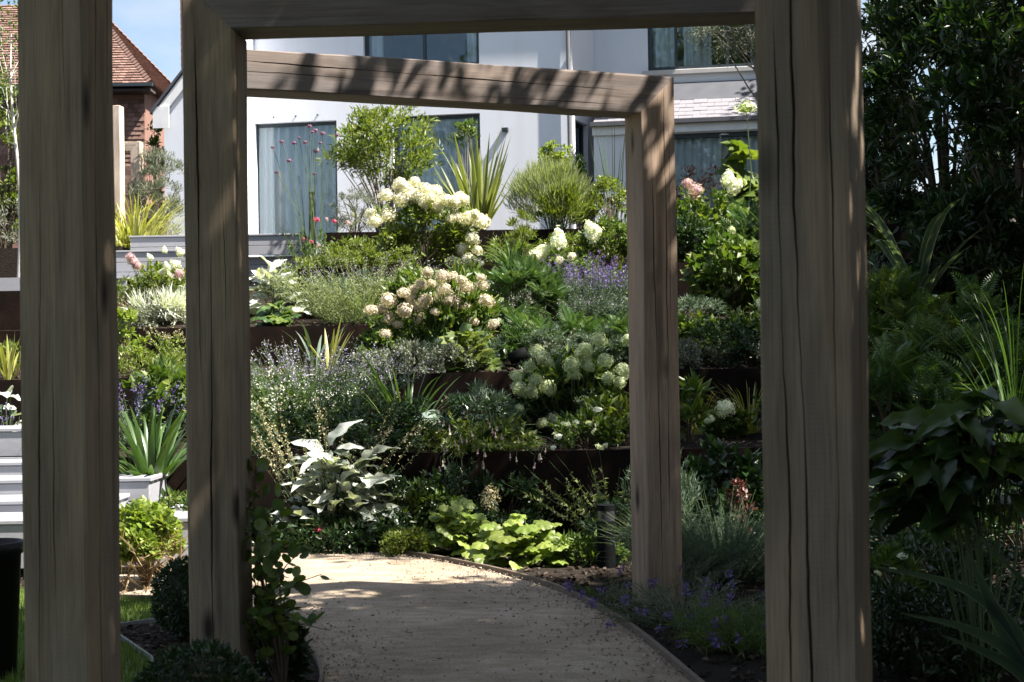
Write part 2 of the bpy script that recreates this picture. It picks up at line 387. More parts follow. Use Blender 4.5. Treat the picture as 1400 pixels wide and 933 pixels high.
planks_top(r2, xc, xd + .02, 18.88, 19.9, zt)
xe, xf = P(60, 380, 18.2).x, P(173, 380, 18.2).x
r3 = empty('deck_step', (0, 0, 0), 0, 'short pale grey step block at the foot of the landing', 'step')
zt3 = P(160, 379, 18.2).z
planks_front(r3, xe, xf, 18.2, zt3 - 0.24, zt3 - 0.026, 2); planks_top(r3, xe, xf + .01, 18.18, 18.86, zt3)
# lower steps that climb from the lawn
SG = 'pale deck steps rising from the lawn'
def step(Y, px0, px1, ytop, h, depth, label, yref=None):
    z = P((px0 + px1) / 2, ytop, Y).z; X0, X1 = P(px0, ytop, Y).x, P(px1, ytop, Y).x
    r = empty('deck_step', (0, 0, 0), 0, label, 'step', SG)
    planks_front(r, X0, X1, Y, z - h, z - 0.025, 2); planks_top(r, X0 - .01, X1 + 0.015, Y - 0.015, Y + depth, z)
    MB().box(X1 - 0.02, X1 - .002, Y + 0.026, Y + depth, z - h, z - 0.027).build('side_board', DECK, r)
    return z
step(8.75, -260, 262, 712, 0.30, 0.85, 'lowest pale deck step beside the lime green shrub')
step(9.25, -260, 150, 686, 0.34, 0.6, 'second pale deck step up from the lawn')
step(9.70, -280, 204, 657, 0.30, 0.5, 'rounded top deck step holding the bed with the strap leaved clump')
step(10.1, -300, 60, 634, 0.4, 0.35, 'fourth pale deck step, beside the silvery lavender')
step(10.6, -320, 60, 588, 0.4, 0.5, 'uppermost pale deck step on the flight, below the purple lavender')

# ------------------------------------------------------------------ oak frames
def timber(L, w_, d_, cracks, z0k=0.0, z1k=0.0, ch=0.006, seed=0, wob=0.0025):
    """beam along local Z; cross section w_ (x) by d_ (y); ends z = 0 + z0k*x and L + z1k*x; cracks = {face: [(pos, t0, t1, width, depth, drift)]}"""
    rg = np.random.default_rng(seed); rows = max(8, int(L / 0.035)); faces = ['-y', '+x', '+y', '-x']
    cor = {'-y': ((-w_ / 2, -d_ / 2), (w_ / 2, -d_ / 2)), '+x': ((w_ / 2, -d_ / 2), (w_ / 2, d_ / 2)), '+y': ((w_ / 2, d_ / 2), (-w_ / 2, d_ / 2)), '-x': ((-w_ / 2, d_ / 2), (-w_ / 2, -d_ / 2))}
    ph = rg.uniform(0, 6, (4, 6)); V = []
    walk = {}
    for f in faces:
        for ci, c in enumerate(cracks.get(f, [])):
            q = np.cumsum(rg.normal(0, 1, rows + 1)); q -= np.linspace(q[0], q[-1], rows + 1); walk[f, ci] = q * 0.0009 + rg.normal(0, 0.0005, rows + 1)
    for r_ in range(rows + 1):
        t = r_ / rows; ring = []
        for fi, f in enumerate(faces):
            (ax, ay), (bx, by) = cor[f]; ln = math.hypot(bx - ax, by - ay); ux, uy = (bx - ax) / ln, (by - ay) / ln; nx, ny = uy, -ux
            wv = wob * (math.sin(ph[fi, 0] + 5 * t) + 0.6 * math.sin(ph[fi, 1] + 13 * t))
            def pt(s_, dp): return (ax + ux * s_ - nx * dp + nx * wv, ay + uy * s_ - ny * dp + ny * wv)
            c_ = ch * (1 + 0.6 * math.sin(ph[fi, 2] + 9 * t)); ring.append(pt(c_, 0))
            for ci, (ps, t0, t1, wd, dp, dr) in enumerate(cracks.get(f, [])):
                e = 0.0 if t <= t0 or t >= t1 else min(1, (t - t0) / .08, (t1 - t) / .08); e *= 0.65 + 0.35 * math.sin(ph[fi, 3] + 17 * t + ci)
                s_ = ps * ln + dr * ln * (t - .5) + walk[f, ci][r_]
                ring += [pt(s_ - wd * e / 2 - 1e-4, 0), pt(s_, dp * e), pt(s_ + wd * e / 2 + 1e-4, 0)]
            ring.append(pt(ln - c_, 0))
        for (x, y) in ring:
            a = z0k * x; b_ = L + z1k * x; V.append((x, y, a + (b_ - a) * t))
    n_ = len(ring); i = np.arange(rows)[:, None] * n_; k = np.arange(n_)[None]
    q = np.stack([i + k, i + (k + 1) % n_, i + n_ + (k + 1) % n_, i + n_ + k], -1).reshape(-1, 4)
    m_ = MB(); m_.add(V, [q]); m_.add(V[:n_], [tuple(range(n_))[::-1]]); m_.add(V[-n_:], [tuple(range(n_))]); return m_
OAK = oakmat('weathered_oak', (0.070, 0.047, 0.029), (0.255, 0.195, 0.132), (0.185, 0.160, 0.135), 0.55)
OAKC = oakmat('warm_oak', (0.10, 0.064, 0.040), (0.30, 0.215, 0.15), (0.235, 0.185, 0.15), 0.5)  # same oak recipe, lighter and warmer, for the last frame
OAKB = oakmat('weathered_oak_beam', (0.066, 0.050, 0.042), (0.190, 0.155, 0.135), (0.175, 0.160, 0.158), 0.7)
OAKP = oakmat('pale_oak', (0.40, 0.30, 0.22), (0.62, 0.50, 0.40), (0.55, 0.49, 0.45), 0.4)  # palest oak tone, used for the small arches
def oak_frame(pl, pr, al, ar, H, w_, label, cl, cr, cb, seed, mat=OAK, group='oak frames over the gravel path', sink=0.3):
    cx = ((pl[0] + pr[0]) / 2, (pl[1] + pr[1]) / 2); g = Vector((pr[0] - pl[0], pr[1] - pl[1])); S = g.length + w_; an = math.atan2(g.y, g.x)
    root = empty('oak_frame', (cx[0], cx[1], 0), 0, label, 'pergola', group)
    for (p, ang, sg, ck, sd) in ((pl, al, -1, cl, seed), (pr, ar, 1, cr, seed + 1)):
        o = timber(H - w_ / 2 + sink, w_, w_, ck, 0, sg * 0.985, seed=sd).build('post', mat, root)
        o.location = (p[0] - cx[0], p[1] - cx[1], -sink); o.rotation_euler = (0, 0, ang)
    o = timber(S - w_, w_ - .003, w_ - .003, cb, -1.0, 1.0, seed=seed + 2).build('beam', OAKB if mat in (OAK, OAKC) else mat, root)
    d = Vector((math.cos(an), math.sin(an), 0)); up = Vector((0, 0, 1)); yv = d.cross(up)
    M = Matrix((up, yv, d)).transposed().to_4x4(); M.translation = Vector((0, 0, H - w_ / 2)) - d * (S - w_) / 2
    o.matrix_local = M
    return root
def xy(px, Y, py=466): p = P(px, py, Y); return (p.x, p.y)
# front faces of posts are '-y'; of beams '+y'
Cl = {'-y': [(0.30, 0.10, 0.72, 0.006, 0.02, 0.10), (0.52, 0.30, 0.60, 0.004, 0.012, 0.02), (0.72, 0.78, 1.0, 0.006, 0.02, 0.0)], '+x': [(0.40, 0.05, 0.98, 0.010, 0.03, 0.12), (0.8, 0.6, 1.0, 0.005, 0.02, 0)]}
Cr = {'-y': [(0.26, 0.02, 0.80, 0.006, 0.025, -0.18), (0.47, 0.15, 0.95, 0.007, 0.03, -0.20), (0.80, 0.3, 0.75, 0.004, 0.02, 0.0)], '+x': [(0.5, 0.1, 0.9, 0.006, 0.02, 0)]}
A_pl, A_pr = xy(96, 4.15), xy(1113, 3.2)
oak_frame(A_pl, A_pr, R(-12), R(-24), 2.80, 0.20, 'pair of thick split oak posts, one beside the black pot on the lawn', Cl, Cr, {}, 11)
Bl = {'-y': [(0.30, 0.50, 0.98, 0.009, 0.03, -0.12), (0.52, 0.02, 0.70, 0.009, 0.03, 0.14), (0.76, 0.55, 0.8, 0.003, 0.012, -.02)], '+x': [(0.5, 0.2, 0.8, 0.005, 0.02, 0)], '-x': []}
Bb = {'+y': [(0.34, 0.05, 0.62, 0.006, 0.03, 0.05), (0.22, 0.52, 0.98, 0.007, 0.03, -0.02)], '-x': [(0.5, 0.2, 0.8, 0.005, 0.02, 0.0)]}
B_pl = xy(299, 5.55); B_pr = (B_pl[0] + 2.32, B_pl[1] - 0.17)
oak_frame(B_pl, B_pr, R(-4.6), R(-4.6), 2.785, 0.20, 'oak frame with a climber at one foot, between the other two frames', Bl, Bl, Bb, 21)
Cc = {'-y': [(0.33, 0.0, 0.92, 0.008, 0.03, -0.1), (0.63, 0.25, 1.0, 0.009, 0.03, 0.12), (0.8, 0.55, 0.95, 0.004, 0.015, 0.05)], '-x': [(0.45, 0.0, 0.55, 0.004, 0.015, -0.1), (0.6, 0.02, 0.2, 0.006, 0.02, 0.0)]}
Cb = {'+y': [(0.38, 0.02, 0.9, 0.007, 0.03, 0.16), (0.62, 0.0, 0.45, 0.004, 0.015, 0.1), (0.84, 0.55, 0.95, 0.004, 0.015, -0.04)], '-x': [(0.5, 0.1, 0.9, 0.005, 0.02, 0.0)]}
C_pr = xy(893, 7.62); C_pl = (C_pr[0] - 2.32 * math.cos(R(21.8)), C_pr[1] - 2.32 * math.sin(R(21.8)))
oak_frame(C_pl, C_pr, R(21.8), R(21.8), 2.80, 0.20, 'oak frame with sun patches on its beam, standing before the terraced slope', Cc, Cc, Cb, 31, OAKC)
# small pale frames beyond the deck
def small_frame(px0, px1, ytop, Y, ang, label, seed, wpx):
    c = P((px0 + px1) / 2, ytop, Y); W = (px1 - px0) / FPX * Y; w_ = wpx / FPX * Y
    a = (c.x - W / 2 * math.cos(ang), Y - W / 2 * math.sin(ang)); b_ = (c.x + W / 2 * math.cos(ang), Y + W / 2 * math.sin(ang))
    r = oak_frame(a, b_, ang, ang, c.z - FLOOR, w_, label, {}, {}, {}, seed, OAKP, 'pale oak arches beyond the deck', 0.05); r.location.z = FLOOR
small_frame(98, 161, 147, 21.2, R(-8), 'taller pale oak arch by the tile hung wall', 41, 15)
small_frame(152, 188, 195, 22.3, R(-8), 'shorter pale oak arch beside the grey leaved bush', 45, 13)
# ------------------------------------------------------------------ the white house
HA = R(-9.0); HO = P(785, 300, 23.7)
HOUSE = empty('house', (HO.x, HO.y, FLOOR - 0.06), HA, 'white rendered house with dark framed glazing and a slate lean-to above the terraces', 'house')
hc, hs = math.cos(HA), math.sin(HA)
def HL(px, py, v):
    """local (u, z) where the pixel's ray meets the plane at local depth v"""
    d = CAMROT.to_3x3() @ Vector(((px - 700) / FPX, (466.5 - py) / FPX, -1)); n_ = Vector((-hs, hc, 0)); o = Vector((HO.x, HO.y, 0)) + n_ * v
    k = (o - CAM).dot(n_) / d.dot(n_); p = CAM + d * k; r_ = p - Vector((HO.x, HO.y, 0))
    return (r_.x * hc + r_.y * hs, p.z - (FLOOR - 0.06))
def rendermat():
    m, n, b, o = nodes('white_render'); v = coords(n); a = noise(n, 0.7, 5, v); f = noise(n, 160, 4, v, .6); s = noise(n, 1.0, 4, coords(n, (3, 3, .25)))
    c = mixc(n, (0.71, 0.74, 0.81), (0.76, 0.785, 0.84), a.outputs[0]); r = ramp(n, [(0.5, (1,) * 3), (0.8, (0.93, 0.92, 0.90))]); n.links.new(s.outputs[0], r.inputs[0])  # white render tinted blue, the skylight is put into its colour
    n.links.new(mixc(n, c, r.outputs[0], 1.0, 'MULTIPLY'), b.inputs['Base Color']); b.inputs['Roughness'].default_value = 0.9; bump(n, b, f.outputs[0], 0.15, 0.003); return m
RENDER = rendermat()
ALU = plain('dark_aluminium', (0.030, 0.042, 0.052), 0.45, 0.3, 0.15)
def glassmat():
    m, n, b, o = nodes('window_glass'); n.nodes.remove(b)
    t = n.nodes.new('ShaderNodeBsdfTransparent'); t.inputs[0].default_value = (0.93, 0.97, 1.0, 1); g = n.nodes.new('ShaderNodeBsdfGlossy'); g.inputs['Roughness'].default_value = 0.02
    g.inputs[0].default_value = (0.85, 0.95, 1.0, 1)
    f = n.nodes.new('ShaderNodeFresnel'); f.inputs[0].default_value = 1.6; x = n.nodes.new('ShaderNodeMixShader')
    n.links.new(f.outputs[0], x.inputs[0]); n.links.new(t.outputs[0], x.inputs[1]); n.links.new(g.outputs[0], x.inputs[2]); n.links.new(x.outputs[0], o.inputs[0]); return m
GLASS = glassmat()
CURT = plain('curtain_voile', (0.82, 0.83, 0.82), 0.9, 0, 0.05)
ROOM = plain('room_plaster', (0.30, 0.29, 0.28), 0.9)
def wall_holes(x0, x1, z0, z1, y0, y1, holes):
    m_ = MB(); X = sorted({x0, x1, *[h[0] for h in holes], *[h[1] for h in holes]}); Zs = sorted({z0, z1, *[h[2] for h in holes], *[h[3] for h in holes]})
    for a, b_ in zip(X[:-1], X[1:]):
        run = None
        for c, d in list(zip(Zs[:-1], Zs[1:])) + [(None, None)]:
            solid = c is not None and not any(h[0] <= a and b_ <= h[1] and h[2] <= c and d <= h[3] for h in holes)
            if solid: run = (run[0], d) if run else (c, d)
            elif run: m_.box(a, b_, y0, y1, run[0], run[1]); run = None
    return m_
def window(parent, name, x0, x1, z0, z1, y, mull=(), rail=(), fw=0.055, curtain=None, room=1.2, label=None):
    fr = MB(); fr.box(x0, x0 + fw, y, y + .07, z0, z1).box(x1 - fw, x1, y, y + .07, z0, z1).box(x0 + fw, x1 - fw, y + .001, y + .069, z1 - fw, z1).box(x0 + fw, x1 - fw, y + .001, y + .069, z0, z0 + fw)
    for u in mull: fr.box(u - .025, u + .025, y + .003, y + .066, z0 + fw, z1 - fw)
    W = fr.build(name, ALU, parent)
    if label: W['label'] = label
    us = [x0 + fw] + sum([[u - .025, u + .025] for u in mull], []) + [x1 - fw]
    for a, b_ in zip(us[0::2], us[1::2]):
        MB().box(a, b_, y + .03, y + .038, z0 + fw, z1 - fw).build('pane', GLASS, W)
    for (a, b_) in (curtain or ()):
        nn = int((b_ - a) / 0.022) + 2; uu = np.linspace(a, b_, nn); ph = rng.uniform(0, 6)
        yy = y + 0.13 + 0.065 * np.sin(uu * 44 + ph + 1.4 * np.sin(uu * 7)) + 0.012 * np.sin(uu * 131)
        V = np.concatenate([np.stack([uu, yy, np.full(nn, zz)], 1) for zz in (z0 + .02, z1 - .02)]); k = np.arange(nn - 1)
        MB().add(V, [np.stack([k, k + 1, nn + k + 1, nn + k], 1)]).build('curtain', CURT, W, smooth=True)
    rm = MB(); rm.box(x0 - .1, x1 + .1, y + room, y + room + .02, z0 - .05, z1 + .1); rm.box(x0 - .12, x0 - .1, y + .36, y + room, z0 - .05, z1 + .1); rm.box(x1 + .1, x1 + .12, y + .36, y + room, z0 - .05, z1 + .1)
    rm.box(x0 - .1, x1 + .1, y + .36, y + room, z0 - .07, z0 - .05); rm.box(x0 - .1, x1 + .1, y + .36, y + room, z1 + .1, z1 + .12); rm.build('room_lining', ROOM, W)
    return W
# main wall with openings
u0 = HL(318, 300, 0)[0]
d1 = (HL(345, 170, 0)[0], HL(460, 165, 0)[0], 0.02, HL(400, 167, 0)[1])
d2 = (HL(537, 160, 0)[0], HL(656, 155, 0)[0], 0.02, HL(600, 157, 0)[1])
wu = (HL(497, 80, 0)[0], HL(655, 80, 0)[0], HL(576, 92, 0)[1], HL(576, -30, 0)[1])
TOP = 7.6
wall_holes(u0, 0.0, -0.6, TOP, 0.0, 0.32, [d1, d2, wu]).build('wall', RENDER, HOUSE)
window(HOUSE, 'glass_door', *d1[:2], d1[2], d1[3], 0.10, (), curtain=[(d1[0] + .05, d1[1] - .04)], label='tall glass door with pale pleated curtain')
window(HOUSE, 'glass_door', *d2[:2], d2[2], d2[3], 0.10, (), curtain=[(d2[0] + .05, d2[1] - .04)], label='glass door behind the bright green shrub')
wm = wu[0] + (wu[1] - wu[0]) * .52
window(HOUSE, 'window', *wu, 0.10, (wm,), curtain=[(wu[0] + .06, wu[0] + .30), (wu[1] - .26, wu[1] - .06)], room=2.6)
# little fixings in a row over the door
for px in (345, 374, 404, 434):
    u, z = HL(px, 162 - (px - 345) * .05, -0.01); o = MB().lathe([(0.0, -.012), (0.014, -.012), (0.016, 0.0)], 8).build('fixing', ALU, HOUSE); o.location = (u, -0.003, z); o.rotation_euler = (R(-90), 0, 0)
# wall light
u, z = HL(690, 177, -0.1)
wl = MB().bbox(-.05, .05, -.11, -.002, -.03, .03, .006).box(-.035, .035, -.10, -.03, -.034, -.0305).build('wall_light', ALU, HOUSE); wl.location = (u, 0, z)
# downpipe at the corner
MB().tube([(-0.05, -0.06, -.2), (-0.05, -0.06, 3), (-0.05, -0.06, TOP)], 0.034, sides=10).box(-.085, -.015, -.06, 0, 1.2, 1.24).box(-.085, -.015, -.06, 0, 3.3, 3.34).build('downpipe', plain('grey_downpipe', (0.14, 0.14, 0.15), .5), HOUSE)
# splayed return, then the recessed right hand block
VR = 1.3
us, _ = HL(813, 120, VR)
def slab(p0, p1, z0, z1, th, name, mat, holes=()):
    L = math.hypot(p1[0] - p0[0], p1[1] - p0[1]); o = wall_holes(0, L, z0, z1, 0, th, list(holes)).build(name, mat, HOUSE)
    o.location = (p0[0], p0[1], 0); o.rotation_euler = (0, 0, math.atan2(p1[1] - p0[1], p1[0] - p0[0])); return o, L
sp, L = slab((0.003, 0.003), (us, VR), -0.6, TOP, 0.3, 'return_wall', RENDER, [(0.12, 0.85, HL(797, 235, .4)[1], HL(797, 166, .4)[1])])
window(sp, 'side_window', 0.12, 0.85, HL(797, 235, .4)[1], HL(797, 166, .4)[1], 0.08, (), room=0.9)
ur = HL(1120, 100, VR)[0]
w2 = (HL(886, 95, VR)[0], HL(1062, 95, VR)[0], HL(950, 95, VR)[1], HL(950, 20, VR)[1])
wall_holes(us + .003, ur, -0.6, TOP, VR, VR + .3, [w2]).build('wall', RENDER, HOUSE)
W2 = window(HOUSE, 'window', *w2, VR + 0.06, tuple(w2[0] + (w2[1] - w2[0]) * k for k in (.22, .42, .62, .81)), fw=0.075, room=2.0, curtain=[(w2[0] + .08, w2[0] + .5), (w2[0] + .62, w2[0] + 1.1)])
MB().bbox(w2[0] - .1, w2[1] + .1, VR - 0.09, VR - .002, w2[2] - 0.09, w2[2] - .004, .008).build('sill', plain('stone_sill', (0.45, 0.44, 0.43), .8), HOUSE)
# slate lean-to
SL = plain('blue_slate', (0.19, 0.185, 0.205), 0.55, 0, 0.25, 7, 0.2); LEAD = plain('lead_flashing', (0.085, 0.09, 0.105), 0.5, 0.2, 0.3, 5)
v0 = 0.0; ea = HL(930, 163, v0); tp = HL(930, 137, VR - .32); la, lb = HL(811, 165, v0)[0], HL(1120, 163, v0)[0]

rise, run = tp[1] - ea[1], VR - .32 - v0; pit = math.atan2(rise, run); Ls = math.hypot(rise, run)
lm = MB(); V = [(la, v0, ea[1] - .03), (lb, v0, ea[1] - .03), (lb, VR - .32, tp[1] - .03), (la, VR - .32, tp[1] - .03)]
V += [(x, y, z - .08) for x, y, z in V]
ROOF = lm.add(V, [(0, 1, 2, 3), (7, 6, 5, 4), (0, 4, 5, 1), (1, 5, 6, 2), (2, 6, 7, 3), (3, 7, 4, 0)]).build('lean_to_roof', LEAD, HOUSE)
sw_, ns = 0.235, 5; se = Ls / ns
sm = [MB().bbox(-sw_ / 2 + .002, sw_ / 2 - .002, -.02, se * 1.25, 0, 0.012 + .002 * k, .002).mesh('slate', SL) for k in range(2)]
for rw in range(ns):
    nC = int((lb - la) / sw_)
    for c in range(nC + 1):
        u = la + (c + .5 + (.5 if rw % 2 else 0)) * sw_
        if u > lb - .05: continue
        o = link('slate', sm[(c * 7 + rw) % 2], ROOF); s_ = rw * se
        o.location = (u, v0 + s_ * math.cos(pit) - .01, ea[1] + s_ * math.sin(pit) - .012 + .003 * ((c * 5 + rw * 3) % 3)); o.rotation_euler = (pit - .035, 0, 0)
# steep lead apron between the slates and the wall
V = [(la, VR - .33, tp[1]), (lb, VR - .33, tp[1]), (lb, VR - .05, HL(930, 114, VR)[1]), (la, VR - .05, HL(930, 114, VR)[1])]; V += [(x, VR - .001, z) for x, y, z in V]
MB().add(V, [(0, 1, 2, 3), (3, 2, 6, 7), (0, 3, 7, 4), (1, 5, 6, 2), (4, 5, 1, 0)]).build('lead_apron', LEAD, HOUSE)
MB().box(la - .05, lb, v0 - .10, v0 - .02, ea[1] - .075, ea[1] - .005).build('gutter', plain('dark_gutter', (0.10, 0.10, 0.115), .5), HOUSE)
fz = HL(930, 181, v0)[1]
MB().box(la - .02, lb, v0 - .018, v0 + .02, fz, ea[1] - .078).build('fascia', plain('white_fascia', (0.78, 0.78, 0.78), .6), HOUSE)
vg = v0 + 0.12; g0, g1 = HL(905, 200, vg)[0], HL(1110, 200, vg)[0]
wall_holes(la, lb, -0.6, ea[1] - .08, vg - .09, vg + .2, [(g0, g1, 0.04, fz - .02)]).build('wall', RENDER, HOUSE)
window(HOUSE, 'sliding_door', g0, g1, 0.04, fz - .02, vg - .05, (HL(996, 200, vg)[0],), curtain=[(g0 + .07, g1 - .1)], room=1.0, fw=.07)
# low wing with a sloping white bargeboard at the far end
VW = -0.75; wa = HL(226, 300, VW)[0]; wb = HL(330, 300, VW)[0]; zl = HL(226, 145, VW)[1]; zr = HL(262, 96, VW)[1]; k = (zr - zl) / (HL(262, 96, VW)[0] - wa); mid = wa + 1.55; zt_ = zl + k * (mid - wa)

pr = [(wa, -.6), (wb, -.6), (wb, zl + k * (wb - wa)), (wa, zl)]
def extr(f, y0, y1):
    n_ = len(f); V = [(x, y0, z) for x, z in f] + [(x, y1, z) for x, z in f]
    return MB().add(V, [tuple(range(n_)), tuple(range(n_, 2 * n_))[::-1]] + [(a, n_ + a, n_ + (a + 1) % n_, (a + 1) % n_) for a in range(n_)])
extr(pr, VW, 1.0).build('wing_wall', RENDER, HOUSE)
WHT = plain('white_paint', (0.80, 0.80, 0.80), .5)
x0 = wa - .16; z0 = zl - k * .16; ze = zl + k * (wb + .1 - wa)
extr([(x0, z0 - .17), (wb + .1, ze - .16), (wb + .1, ze + .10), (x0, z0 + .06)], VW - .06, VW - .02).build('bargeboard', WHT, HOUSE)
extr([(x0 - .05, z0 + .04), (wb + .1, ze + .104), (wb + .1, ze + .16), (x0 - .05, z0 + .10)], VW - .10, .98).build('wing_roof', LEAD, HOUSE)
MB().box(wa - .17, wa + .12, VW - .075, VW - .062, zl - k * .16 - .2, zl - .02).build('bargeboard_foot', WHT, HOUSE)
# main roof, above the picture
V = [(u0 - .4, -.5, TOP), (ur + .4, -.5, TOP), (ur + .4, 8.6, TOP), (u0 - .4, 8.6, TOP), (u0 + 3, 4, TOP + 2.6), (ur - 3, 4, TOP + 2.6)]
MB().add(V, [(0, 1, 5, 4), (1, 2, 5), (2, 3, 4, 5), (3, 0, 4), (3, 2, 1, 0)]).build('roof', SL, HOUSE)
MB().box(u0, ur - .02, .33, 8.2, TOP - 3.2, TOP - .02).build('upper_core', ROOM, HOUSE) if False else None
MB().box(u0 + .001, u0 + .3, .33, 8.2, -.6, TOP - .01).build('wall', RENDER, HOUSE); MB().box(ur - .3, ur - .001, VR + .31, 8.2, -.6, TOP - .01).build('wall', RENDER, HOUSE); MB().box(u0 + .31, ur - .31, 7.9, 8.2, -.6, TOP - .01).build('wall', RENDER, HOUSE)
# brick chimney
def brickmat(c1, c2, name):
    m, n, b, o = nodes(name); r = ramp(n, [(0, c1), (1, c2)]); n.links.new(attr(n), r.inputs[0]); f = noise(n, 30, 4, coords(n))
    n.links.new(mixc(n, r.outputs[0], tuple(x * .6 for x in c1), f.outputs[0]), b.inputs['Base Color']); b.inputs['Roughness'].default_value = .9; return m
TILE = brickmat((0.14, 0.075, 0.060), (0.36, 0.225, 0.175), 'red_clay_tile'); BRK = brickmat((0.13, 0.07, 0.06), (0.24, 0.13, 0.10), 'dark_brick')
chx = P(247, 60, 30).x; CH = empty('brick_chimney', (chx, 30, FLOOR), 0, 'dark red brick chimney stack rising beside the white gabled wing', 'chimney')
MB().box(.01, 1.29, .01, .89, 0, 6.9).build('mortar', plain('lime_mortar', (.28, .26, .24), .9), CH)
m_ = MB()
for c in range(92):
    z = c * .075
    for q_ in range(6):
        x = q_ * .225 - (.1125 if c % 2 else 0); a, b_ = max(x + .004, 0), min(x + .221, 1.3)
        if b_ - a > .03: m_.box(a, b_, 0, .05, z + .004, z + .071, rng.uniform())
    for q_ in range(4): m_.box(0.0005, .05, .055 + q_ * .21, .055 + q_ * .21 + .2, z + .004, z + .071, rng.uniform())
m_.build('brickwork', BRK, CH, kind='stuff')

# ------------------------------------------------------------------ neighbour's house with the tiled hip roof
NX, NYF, EZ = -8.75, 35.0, P(180, 118, 35).z
NB = empty('neighbour_house', (NX, NYF, FLOOR), 0, 'red tile hung house with hipped clay tile roof beyond the garden', 'house')
ez = EZ - FLOOR; rx, ry, rz_ = P(125, 6, 39.2).x - NX, 4.2, P(125, 6, 39.2).z - FLOOR
MB().box(-16, -0.30, .30, 8.2, -.1, ez).build('wall', plain('house_brick', (0.22, 0.12, 0.09), .9), NB)
def courses(A, B, Cc_, D, n_, name, jit=.012):
    """tiled slope from eave A-B up to Cc_-D as stepped courses of single tiles"""
    A, B, Cc_, D = map(np.array, (A, B, Cc_, D)); nrm = np.cross(B - A, D - A); nrm = nrm / np.linalg.norm(nrm); m_ = MB()
    for r_ in range(n_):
        t0, t1 = r_ / n_, (r_ + 1) / n_; a0, b0 = A + (D - A) * t0, B + (Cc_ - B) * t0; a1, b1 = A + (D - A) * t1, B + (Cc_ - B) * t1
        L = np.linalg.norm(b0 - a0); nt_ = max(1, int(L / .17))
        e = np.linspace(0, 1, nt_ + 1) + (.5 / nt_ if r_ % 2 else 0); e = e[e <= 1.0]
        for s0, s1 in zip(e[:-1], e[1:]):
            g = (s1 - s0) * .03; h = .03 + rng.uniform(0, jit)
            p = [a0 + (b0 - a0) * (s0 + g), a0 + (b0 - a0) * (s1 - g), a1 + (b1 - a1) * (s1 - g), a1 + (b1 - a1) * (s0 + g)]
            V = [p[0] + nrm * h, p[1] + nrm * h, p[2] + nrm * .006, p[3] + nrm * .006, p[0], p[1]]
            m_.add(V, [(0, 1, 2, 3), (4, 5, 1, 0)], rng.uniform())
    return m_.build(name, TILE, NB, kind='stuff')
NRoof = MB().add([(-16, -.25, ez), (0, -.25, ez), (0, 8.5, ez), (-16, 8.5, ez), (-16, ry, rz_), (rx, ry, rz_)], [(0, 1, 5, 4), (1, 2, 5), (2, 3, 4, 5), (3, 0, 4), (3, 2, 1, 0)]).build('roof', plain('roof_felt', (.08, .05, .04), .9), NB)
courses((-16, -.25, ez + .01), (0, -.25, ez + .01), (rx, ry, rz_ + .01), (-16, ry, rz_ + .01), 34, 'roof_tiling')
courses((0.01, -.25, ez), (0.01, 8.5, ez), (rx + .01, ry, rz_), (rx + .01, ry, rz_), 34, 'roof_tiling')
hm = MB().add([(-.09, 0, 0), (.09, 0, 0), (.07, .22, -.02), (-.07, .22, -.02), (0, 0, .09), (0, .22, .05)], [(0, 4, 5, 3), (4, 1, 2, 5), (0, 1, 4)]).mesh('hip_tile', TILE)
for (p0, p1) in (((0, -.25, ez), (rx, ry, rz_)), ((0, 8.5, ez), (rx, ry, rz_))):
    a, b_ = Vector(p0), Vector(p1); n_ = 34
    for q_ in range(n_): link('hip_tile', hm, NB, M=frame_mat(a.lerp(b_, (q_ + .0) / n_) + Vector((0, 0, .03)), b_ - a, (0, 0, 1), 1.0))
tm = [MB().bbox(-.079, .079, -.014, 0, -.005, .125, .003, r=k / 3).mesh('wall_tile', TILE) for k in range(4)]
zt0 = P(180, 122, 35).z - FLOOR; bulk = MB()
for r_ in range(30):
    z = zt0 - .30 - r_ * .112
    for c in range(94):
        x = -.30 - .085 - c * .165 - (.0825 if r_ % 2 else 0)
        if c < 14 and r_ < 15:
            o = link('wall_tile', tm[int(rng.integers(4))], NB); o.location = (x, .297 - .002 * (c % 2), z); o.rotation_euler = (R(-9), 0, rng.normal(0, .015))
        elif x > -15: bulk.bbox(x - .079, x + .079, .28, .296, z, z + .12, .003, rng.uniform())
bulk.build('wall_tiling', TILE, NB, kind='stuff')
MB().box(-16, 0.05, -.32, -.22, ez - .06, ez + .02).build('gutter', ALU, NB); MB().box(-16, -.02, -.2, .29, ez - .16, ez - .1).build('soffit', plain('dark_soffit', (.05, .04, .035), .8), NB)
m_ = MB().tube([(-1.35, .27, ez - .5), (-1.35, .1, ez - .5)], .03, sides=8).box(-1.45, -1.25, -.05, .12, ez - .58, ez - .42); m_.build('security_light', ALU, NB)

